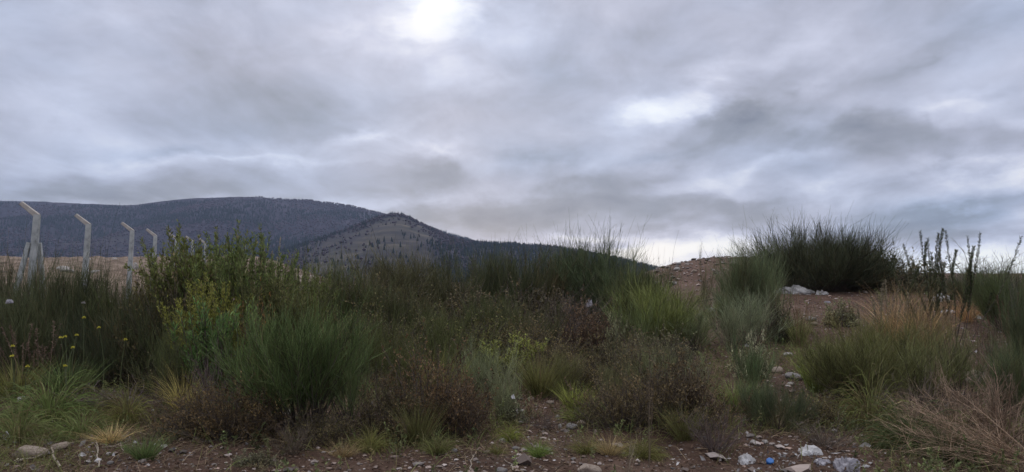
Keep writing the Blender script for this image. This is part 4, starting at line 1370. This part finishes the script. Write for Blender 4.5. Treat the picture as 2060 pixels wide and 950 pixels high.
for a in [
    (92, 882, 22, 9, 'bag_grey', 'paper_scrap', 'grey paper scrap under the arching grass above the small clod', 'paper scrap'), (142, 868, 26, 10, 'bag', 'plastic_sheet', 'white torn plastic between the arching grass and pale straw', 'plastic sheet'), (262, 800, 24, 12, 'bag_grey', 'plastic_bag', 'grey plastic bag in the purplish dead twigs', 'plastic bag'), (165, 915, 22, 8, 'bag', 'paper_scrap', 'white paper scrap on bare soil right of the pale root', 'paper scrap'), (30, 888, 20, 8, 'bag_grey', 'plastic_sheet', 'grey shred of plastic left of the brown earth clod', 'plastic sheet'),
    (1690, 632, 24, 7, 'bag', 'paper_scrap', 'white paper scrap on the dirt track below the pale cushion plant', 'paper scrap'), (1665, 606, 16, 7, 'bag_grey', 'plastic_sheet', 'grey shred of plastic on the dirt track in front of the thicket', 'plastic sheet'),
    (48, 799, 36, 13, 'bag', 'plastic_bag', 'white plastic bag on the earth behind the arching grass', 'plastic bag'), (10, 874, 30, 24, 'bag', 'plastic_bag', 'white plastic bag at the left edge in the arching grass', 'plastic bag'),
    (310, 762, 26, 44, 'bag_grey', 'plastic_sheet', 'pale grey torn plastic standing beside yellowish dry grass', 'plastic sheet'), (330, 803, 14, 8, 'bag', 'paper_scrap', 'white paper scrap below the pale grey plastic', 'paper scrap'),
    (578, 826, 26, 14, 'bag', 'plastic_bag', 'small white bag under the big foreground broom', 'plastic bag'), (500, 765, 22, 16, 'bag_grey', 'plastic_sheet', 'greyish plastic left of the big foreground broom', 'plastic sheet'),
    (1500, 915, 40, 32, 'bag', 'plastic_bag', 'white plastic bag left of the blue bottle cap', 'plastic bag'), (1625, 902, 50, 26, 'bag', 'plastic_bag', 'white plastic bag right of the blue bottle cap', 'plastic bag'),
    (1700, 922, 62, 46, 'bag_grey', 'plastic_sheet', 'crumpled mauve grey plastic at the lower right', 'plastic sheet'), (1655, 925, 40, 18, 'bag_grey', 'plastic_sheet', 'flat grey plastic between the white bag and the mauve heap', 'plastic sheet'), (1740, 938, 16, 8, 'bag', 'paper_scrap', 'white paper scrap right of the mauve plastic', 'paper scrap'),
    (1600, 581, 88, 26, 'sheet', 'cloth_sheet', 'large soiled grey sheet lying before the dark thicket', 'cloth sheet', 20.0), (1655, 583, 34, 14, 'sheet', 'cloth_sheet', 'small grey sheet at the right end of the large soiled one', 'cloth sheet', 19.5), (1432, 594, 16, 14, 'bag', 'plastic_bag', 'white plastic bag at the foot of the spoil heap', 'plastic bag', 17.0),
    (1245, 662, 18, 10, 'bag', 'plastic_bag', 'white plastic bag left of the yellow tipped broom', 'plastic bag', 11.9), (1185, 578, 14, 20, 'bag_grey', 'plastic_sheet', 'pale plastic caught in the dark tall brooms', 'plastic sheet', 15.4, 'scattered litter', 0.72),
    (1965, 635, 24, 12, 'bag', 'plastic_bag', 'white plastic bag on bare soil near the reddish dock', 'plastic bag'), (1855, 656, 36, 7, 'sheet', 'paper_scrap', 'pale strip of litter in the right meadow', 'paper scrap'), (1895, 570, 46, 26, 'bag', 'plastic_sheet', 'bright white plastic behind the foot of the gorse', 'plastic sheet', 18.0),
    (1905, 597, 44, 8, 'bag', 'plastic_sheet', 'flat white plastic strip on the bank below the gorse', 'plastic sheet', 16.5), (18, 598, 16, 12, 'bag_grey', 'plastic_bag', 'grey plastic bag caught in dark broom at the left edge', 'plastic bag', 9.0, 'scattered litter', 1.05),
    (1032, 762, 10, 10, 'bag', 'paper_scrap', 'white paper scrap on the grey green wispy broom', 'paper scrap', 7.7, 'scattered litter', .3), (1193, 826, 12, 12, 'bag', 'paper_scrap', 'white paper scrap right of the lower yellow green tuft', 'paper scrap'),
    (195, 862, 26, 6, 'bag_grey', 'plastic_sheet', 'bluish grey plastic strip in the pale straw', 'plastic sheet'), (1505, 692, 22, 12, 'bag', 'plastic_bag', 'white scrap of plastic beside the whitish cushion plant', 'plastic bag'),
]:
    litter(*a)


def bottle_cap():
    x, y, z = at(1549, 925, 6.35)
    o = tag(empty('bottle_cap', (x, y, gz(x, y) + .018)), 'bright blue plastic cap lying on the soil at lower right', 'bottle cap')
    o.rotation_euler = (R(28), R(-20), .4)
    o.scale = (.85, .85, .85)
    bm = bmesh.new()
    n = 36
    prof = [(.033, -.02), (.034, -.018), (.034, .012), (.031, .018), (.026, .020), (.0, .020)]
    rings = []
    for (r, zz) in prof[:-1]:
        rings.append([bm.verts.new((math.cos(i * 2 * math.pi / n) * (r + (.0012 if i % 2 and zz < .015 else 0)), math.sin(i * 2 * math.pi / n) * (r + (.0012 if i % 2 and zz < .015 else 0)), zz)) for i in range(n)])
    for a, b in zip(rings, rings[1:]):
        for i in range(n):
            bm.faces.new((a[i], a[(i + 1) % n], b[(i + 1) % n], b[i]))
    bm.faces.new(rings[-1])
    obj('shell', bm_mesh(bm, 'shell', MAT['blue']), o)
    bm = bmesh.new()
    a = [bm.verts.new((math.cos(i * 2 * math.pi / n) * .036, math.sin(i * 2 * math.pi / n) * .036, -.027)) for i in range(n)]
    b = [bm.verts.new((math.cos(i * 2 * math.pi / n) * .036, math.sin(i * 2 * math.pi / n) * .036, -.021)) for i in range(n)]
    for i in range(n):
        bm.faces.new((a[i], a[(i + 1) % n], b[(i + 1) % n], b[i]))
    obj('seal_ring', bm_mesh(bm, 'seal_ring', MAT['blue']), o)


bottle_cap()


def stick(pts, r, label, mat='straw', name='stick', d=None, cat='stick', forks=3, seed=0):
    rng = np.random.default_rng(900 + seed)
    W3 = []
    for (px, py) in pts:
        for dd in np.geomspace(4.5, 40, 700):
            p = at(px, py, dd)
            if p[2] < gz(p[0], p[1]) + .02:
                break
        W3.append((p[0], p[1], gz(p[0], p[1]) + r * 1.5 + .01))
    W3 = np.array(W3)
    t = np.linspace(0, 1, 9)
    f = np.linspace(0, 1, len(W3))
    P = np.stack([np.interp(t, f, W3[:, k]) for k in range(3)], -1)[None]
    P = P + rng.normal(0, .006, P.shape)
    o0 = P[0, 0].copy()
    mb = MB()
    tubes(mb, P - o0, r, r * .4, rng, sides=6)
    b, tg = along(np.repeat(P - o0, forks, 0), rng.uniform(.3, .8, forks))
    Q = curves(b, norm(tg + rng.normal(0, .6, (forks, 3)) * np.array([1, 1, .4])), np.full(forks, .16), 5, rng, .1, .3)
    tubes(mb, Q, r * .5, r * .2, rng, sides=5)
    o = obj(name, mb.mesh(name, MAT[mat], True))
    o.location = o0
    tag(o, label, cat, 'pale sticks and roots on the soil')


stick([(122, 944), (108, 920), (102, 905), (120, 897), (150, 893)], .011, 'pale forked root on bare soil, lower left corner', name='root', cat='root')
stick([(150, 830), (175, 822), (190, 812)], .008, 'pale bent stick among purplish twigs', seed=1)
stick([(198, 942), (200, 910), (190, 880), (165, 868)], .007, 'thin pale stick standing over the soil, lower left', seed=2)
stick([(205, 900), (240, 895), (253, 916)], .006, 'thin curved stick left of the lone grass tuft', seed=3)
stick([(30, 932), (62, 924)], .014, 'whitish bleached stick at the lower left corner', seed=4, forks=1)
stick([(1395, 612), (1420, 606), (1450, 600)], .02, 'grey branch lying by the white bag at the spoil heap', 'twig', seed=5, cat='branch', name='fallen_branch')
stick([(945, 948), (952, 920), (956, 910)], .005, 'thin pale stalk at the lower edge, centre left', seed=6, forks=1)
stick([(1032, 945), (1028, 932), (1015, 925)], .006, 'thin curved stalk right of the grey stone at the lower edge', seed=7, forks=1)


# ------------------------------------------------------------------ ground cover
def scatter(n, rng, ymin, ymax, dens):
    y = ymin * (ymax / ymin) ** rng.uniform(0, 1, n)
    y = np.where(rng.uniform(0, 1, n) < .5, y, rng.uniform(ymin, ymax, n))
    x = y * rng.uniform(-.78, .78, n)
    k = rng.uniform(0, 1, n) < dens(x, y)
    x, y = x[k], y[k]
    return x, y, ground(x, y)


def bare(x, y):
    """share of open soil: the front strip, the stony path, the dirt track"""
    px = 1030 + x / y * FPX
    b = np.exp(-((y - 6.0) / .75) ** 2) * ss(150, 260, px) * (1 - ss(1450, 1560, px))
    b = np.maximum(b, np.exp(-((px - 1090) / 60) ** 2) * (1 - ss(8.2, 9.5, y)))
    b = np.maximum(b, .9 * ss(1540, 1620, px) * (1 - ss(1720, 1780, px)) * ss(12, 14, y) * (1 - ss(22, 25, y)))
    b = np.maximum(b, .8 * np.exp(-((px - 1580) / 50) ** 2) * (1 - ss(10, 11, y)) * ss(7.6, 8.4, y))
    b = np.maximum(b, .8 * ss(1900, 1960, px) * ss(9.5, 11, y))
    b = np.maximum(b, .92 * ss(.26, .30, x / y) * (1 - ss(.42, .47, x / y)) * (1 - ss(6.9, 7.4, y)))
    b = np.maximum(b, ss(24, 28, y))
    return np.clip(b, 0, 1)


def ground_cover():
    rng = np.random.default_rng(81)
    x, y, z = scatter(90000, rng, 5.2, 24, lambda x, y: np.clip(1 - 1.15 * bare(x, y), 0.02, 1) * np.clip(.55 + 2.2 * fbm(x * .9, y * .9, 3, 14), .04, 1))
    n = len(x)
    P = curves(np.stack([x, y, z - .01], -1), rnd_dirs(n, rng, .05, .8), rng.uniform(.08, .30, n), 5, rng, .1, .12, .9)
    mb = MB()
    ribbons(mb, P, rng.uniform(.003, .0065, n), rng, np.clip(rng.normal(.5, .25, n), 0, 1), np.clip(rng.normal(.25, .3, n), 0, 1))
    o = obj('grass', mb.mesh('grass', MAT['foliage']), color=(.085, .10, .045))
    tag(o, 'short mixed green grass growing between the shrubs', 'grass', kind='stuff')
    x, y, z = scatter(95000, rng, 5.2, 24, lambda x, y: np.clip(1.1 - .6 * bare(x, y), 0.06, 1) * np.clip(.5 + 2.2 * fbm(x * .8, y * .8, 3, 44), .05, 1))
    n = len(x)
    P = curves(np.stack([x, y, z - .005], -1), rnd_dirs(n, rng, .5, 1.5), rng.uniform(.05, .26, n), 4, rng, .05, .25, .9)
    P[:, :, 2] = np.maximum(P[:, :, 2], ground(P[:, :, 0], P[:, :, 1]) + .003)
    mb = MB()
    tubes(mb, P, rng.uniform(.0012, .0028, n), .0008, rng, np.clip(rng.normal(.5, .3, n), 0, 1), np.clip(rng.normal(.45, .35, n), 0, 1))
    o = obj('dead_grass', mb.mesh('dead_grass', MAT['dry']), color=(.24, .18, .11))
    tag(o, 'dry straw and dead stems littering the soil', 'dead grass', kind='stuff')
    x, y, z = scatter(60000, rng, 5.0, 18, lambda x, y: np.clip(.25 + .8 * bare(x, y) + fbm(x, y, 3, 64), .1, 1))
    n = len(x)
    mb = MB()
    leaves(mb, np.stack([x, y, z + rng.uniform(.004, .02, n)], -1), rng.normal(0, 1, (n, 3)) * np.array([1, 1, .3]), rng.uniform(.012, .05, n), rng.uniform(.006, .02, n), rng, np.clip(rng.normal(.5, .3, n), 0, 1), np.clip(rng.normal(.4, .3, n), 0, 1))
    o = obj('leaf_litter', mb.mesh('leaf_litter', MAT['dry']), color=(.12, .075, .05))
    tag(o, 'brown leaf litter and crumbs of soil', 'leaf litter', kind='stuff')
    # small leafy weeds and seedlings among the grass
    x, y, z = scatter(9000, rng, 5.4, 20, lambda x, y: np.clip(1 - 1.05 * bare(x, y), 0.05, 1) * np.clip(.3 + 2.6 * fbm(x * .6, y * .6, 3, 114), .03, 1))
    n = len(x)
    P = curves(np.stack([x, y, z - .01], -1), rnd_dirs(n, rng, .02, .6), rng.uniform(.06, .34, n) * rng.uniform(.5, 1, n), 5, rng, .2, .25)
    mb = MB()
    tubes(mb, P, .0022, .001, rng, .4, .3)
    k = 22
    i = np.repeat(np.arange(n), k)
    b, tg = along(P[i], rng.uniform(.1, 1, n * k))
    tn, dr = rng.normal(.5, .25, n)[i], np.clip(rng.normal(.2, .35, n), 0, 1)[i]
    leaves(mb, b, tg * .5 + rng.normal(0, .7, (n * k, 3)), rng.uniform(.012, .045, n * k), rng.uniform(.006, .02, n * k), rng, np.clip(tn + rng.normal(0, .15, n * k), 0, 1), dr)
    o = obj('weeds', mb.mesh('weeds', MAT['foliage']), color=(.13, .155, .06))
    tag(o, 'small leafy weeds growing among the grass', 'weeds', kind='stuff')
    # loose gravel
    x, y, z = scatter(22000, rng, 5.0, 32, lambda x, y: np.clip(.10 + .75 * bare(x, y) * (.4 + 2.4 * np.maximum(fbm(x * .7, y * .7, 3, 91), -.1)), .03, 1))
    heap_x, heap_y = rng.uniform(3.6, 11, 900), rng.uniform(26, 33, 900)
    x, y = np.concatenate([x, heap_x]), np.concatenate([y, heap_y])
    z = ground(x, y)
    n = len(x)
    V0 = norm(np.array([(1, 0, 0), (0, 1, 0), (-1, 0, 0), (0, -1, 0), (0, 0, 1), (0, 0, -1), (.6, .6, .5), (-.6, .6, .5), (-.6, -.6, .5), (.6, -.6, .5)], float))
    F0 = np.array([(4, 6, 7), (4, 7, 8), (4, 8, 9), (4, 9, 6), (0, 1, 6), (1, 7, 6), (1, 2, 7), (2, 8, 7), (2, 3, 8), (3, 9, 8), (3, 0, 9), (0, 6, 9), (0, 5, 1), (1, 5, 2), (2, 5, 3), (3, 5, 0)])
    s = np.exp(rng.normal(-4.35, .55, n)) * np.where(y > 20, 2.2, 1)
    V = V0[None] * rng.uniform(.7, 1.3, (n, 10, 1)) * s[:, None, None] * np.stack([rng.uniform(.8, 1.4, n), rng.uniform(.8, 1.3, n), rng.uniform(.45, .8, n)], -1)[:, None]
    a = rng.uniform(0, 6.28, n)[:, None]
    V = np.stack([V[..., 0] * np.cos(a) - V[..., 1] * np.sin(a), V[..., 0] * np.sin(a) + V[..., 1] * np.cos(a), V[..., 2]], -1)
    V = V + np.stack([x, y, z + s * .2], -1)[:, None]
    mb = MB()
    mb.add(V, t=(np.arange(n) * 10)[:, None, None] + F0[None], c=cols(n, 10, np.clip(rng.normal(.4, .3, n), 0, 1), rng.uniform(0, .8, n)))
    o = obj('gravel', mb.mesh('gravel', plant_mat('gravel_stone', dry=(.30, .27, .25), transl=0, spec=.2)), color=(.17, .12, .095))
    tag(o, 'loose pale pebbles scattered over the reddish soil', 'gravel', kind='stuff')


    # shreds of rubbish trodden into the soil: lower right, lower left, the path and the dirt track
    n = 5200
    x, y, z = scatter(n * 6, rng, 5.4, 26, lambda x, y: np.clip(np.maximum.reduce([
        .8 * np.exp(-((x / y - .36) / .10) ** 2 - ((y - 6.5) / .8) ** 2), .6 * np.exp(-((x / y + .50) / .12) ** 2 - ((y - 6.8) / .8) ** 2), .25 * np.exp(-((x / y - .04) / .05) ** 2 - ((y - 7.6) / 1.2) ** 2),
        .30 * np.exp(-((x / y - .37) / .07) ** 2 - ((y - 9.3) / 1.4) ** 2), .35 * np.exp(-((x / y - .42) / .12) ** 2 - ((y - 17) / 4) ** 2), .3 * np.exp(-((x / y - .58) / .06) ** 2 - ((y - 12) / 3) ** 2), .012 + 0 * x]), 0, 1))
    x, y, z = x[:n], y[:n], z[:n]
    n = len(x)
    mb = MB()
    big = np.exp(rng.normal(-3.75, .6, n))
    leaves(mb, np.stack([x, y, z + rng.uniform(.003, .03, n)], -1), rng.normal(0, 1, (n, 3)) * np.array([1, 1, .45]), big, big * rng.uniform(.35, .9, n), rng, np.clip(rng.normal(.45, .3, n), 0, 1), np.clip(rng.normal(.5, .4, n), 0, 1))
    o = obj('litter_scraps', mb.mesh('litter_scraps', plant_mat('soiled_scraps', dry=(.16, .13, .115), transl=.1, spec=.3)), color=(.36, .345, .335))
    tag(o, 'small pale shreds of rubbish trodden into the soil', 'litter', kind='stuff')


ground_cover()
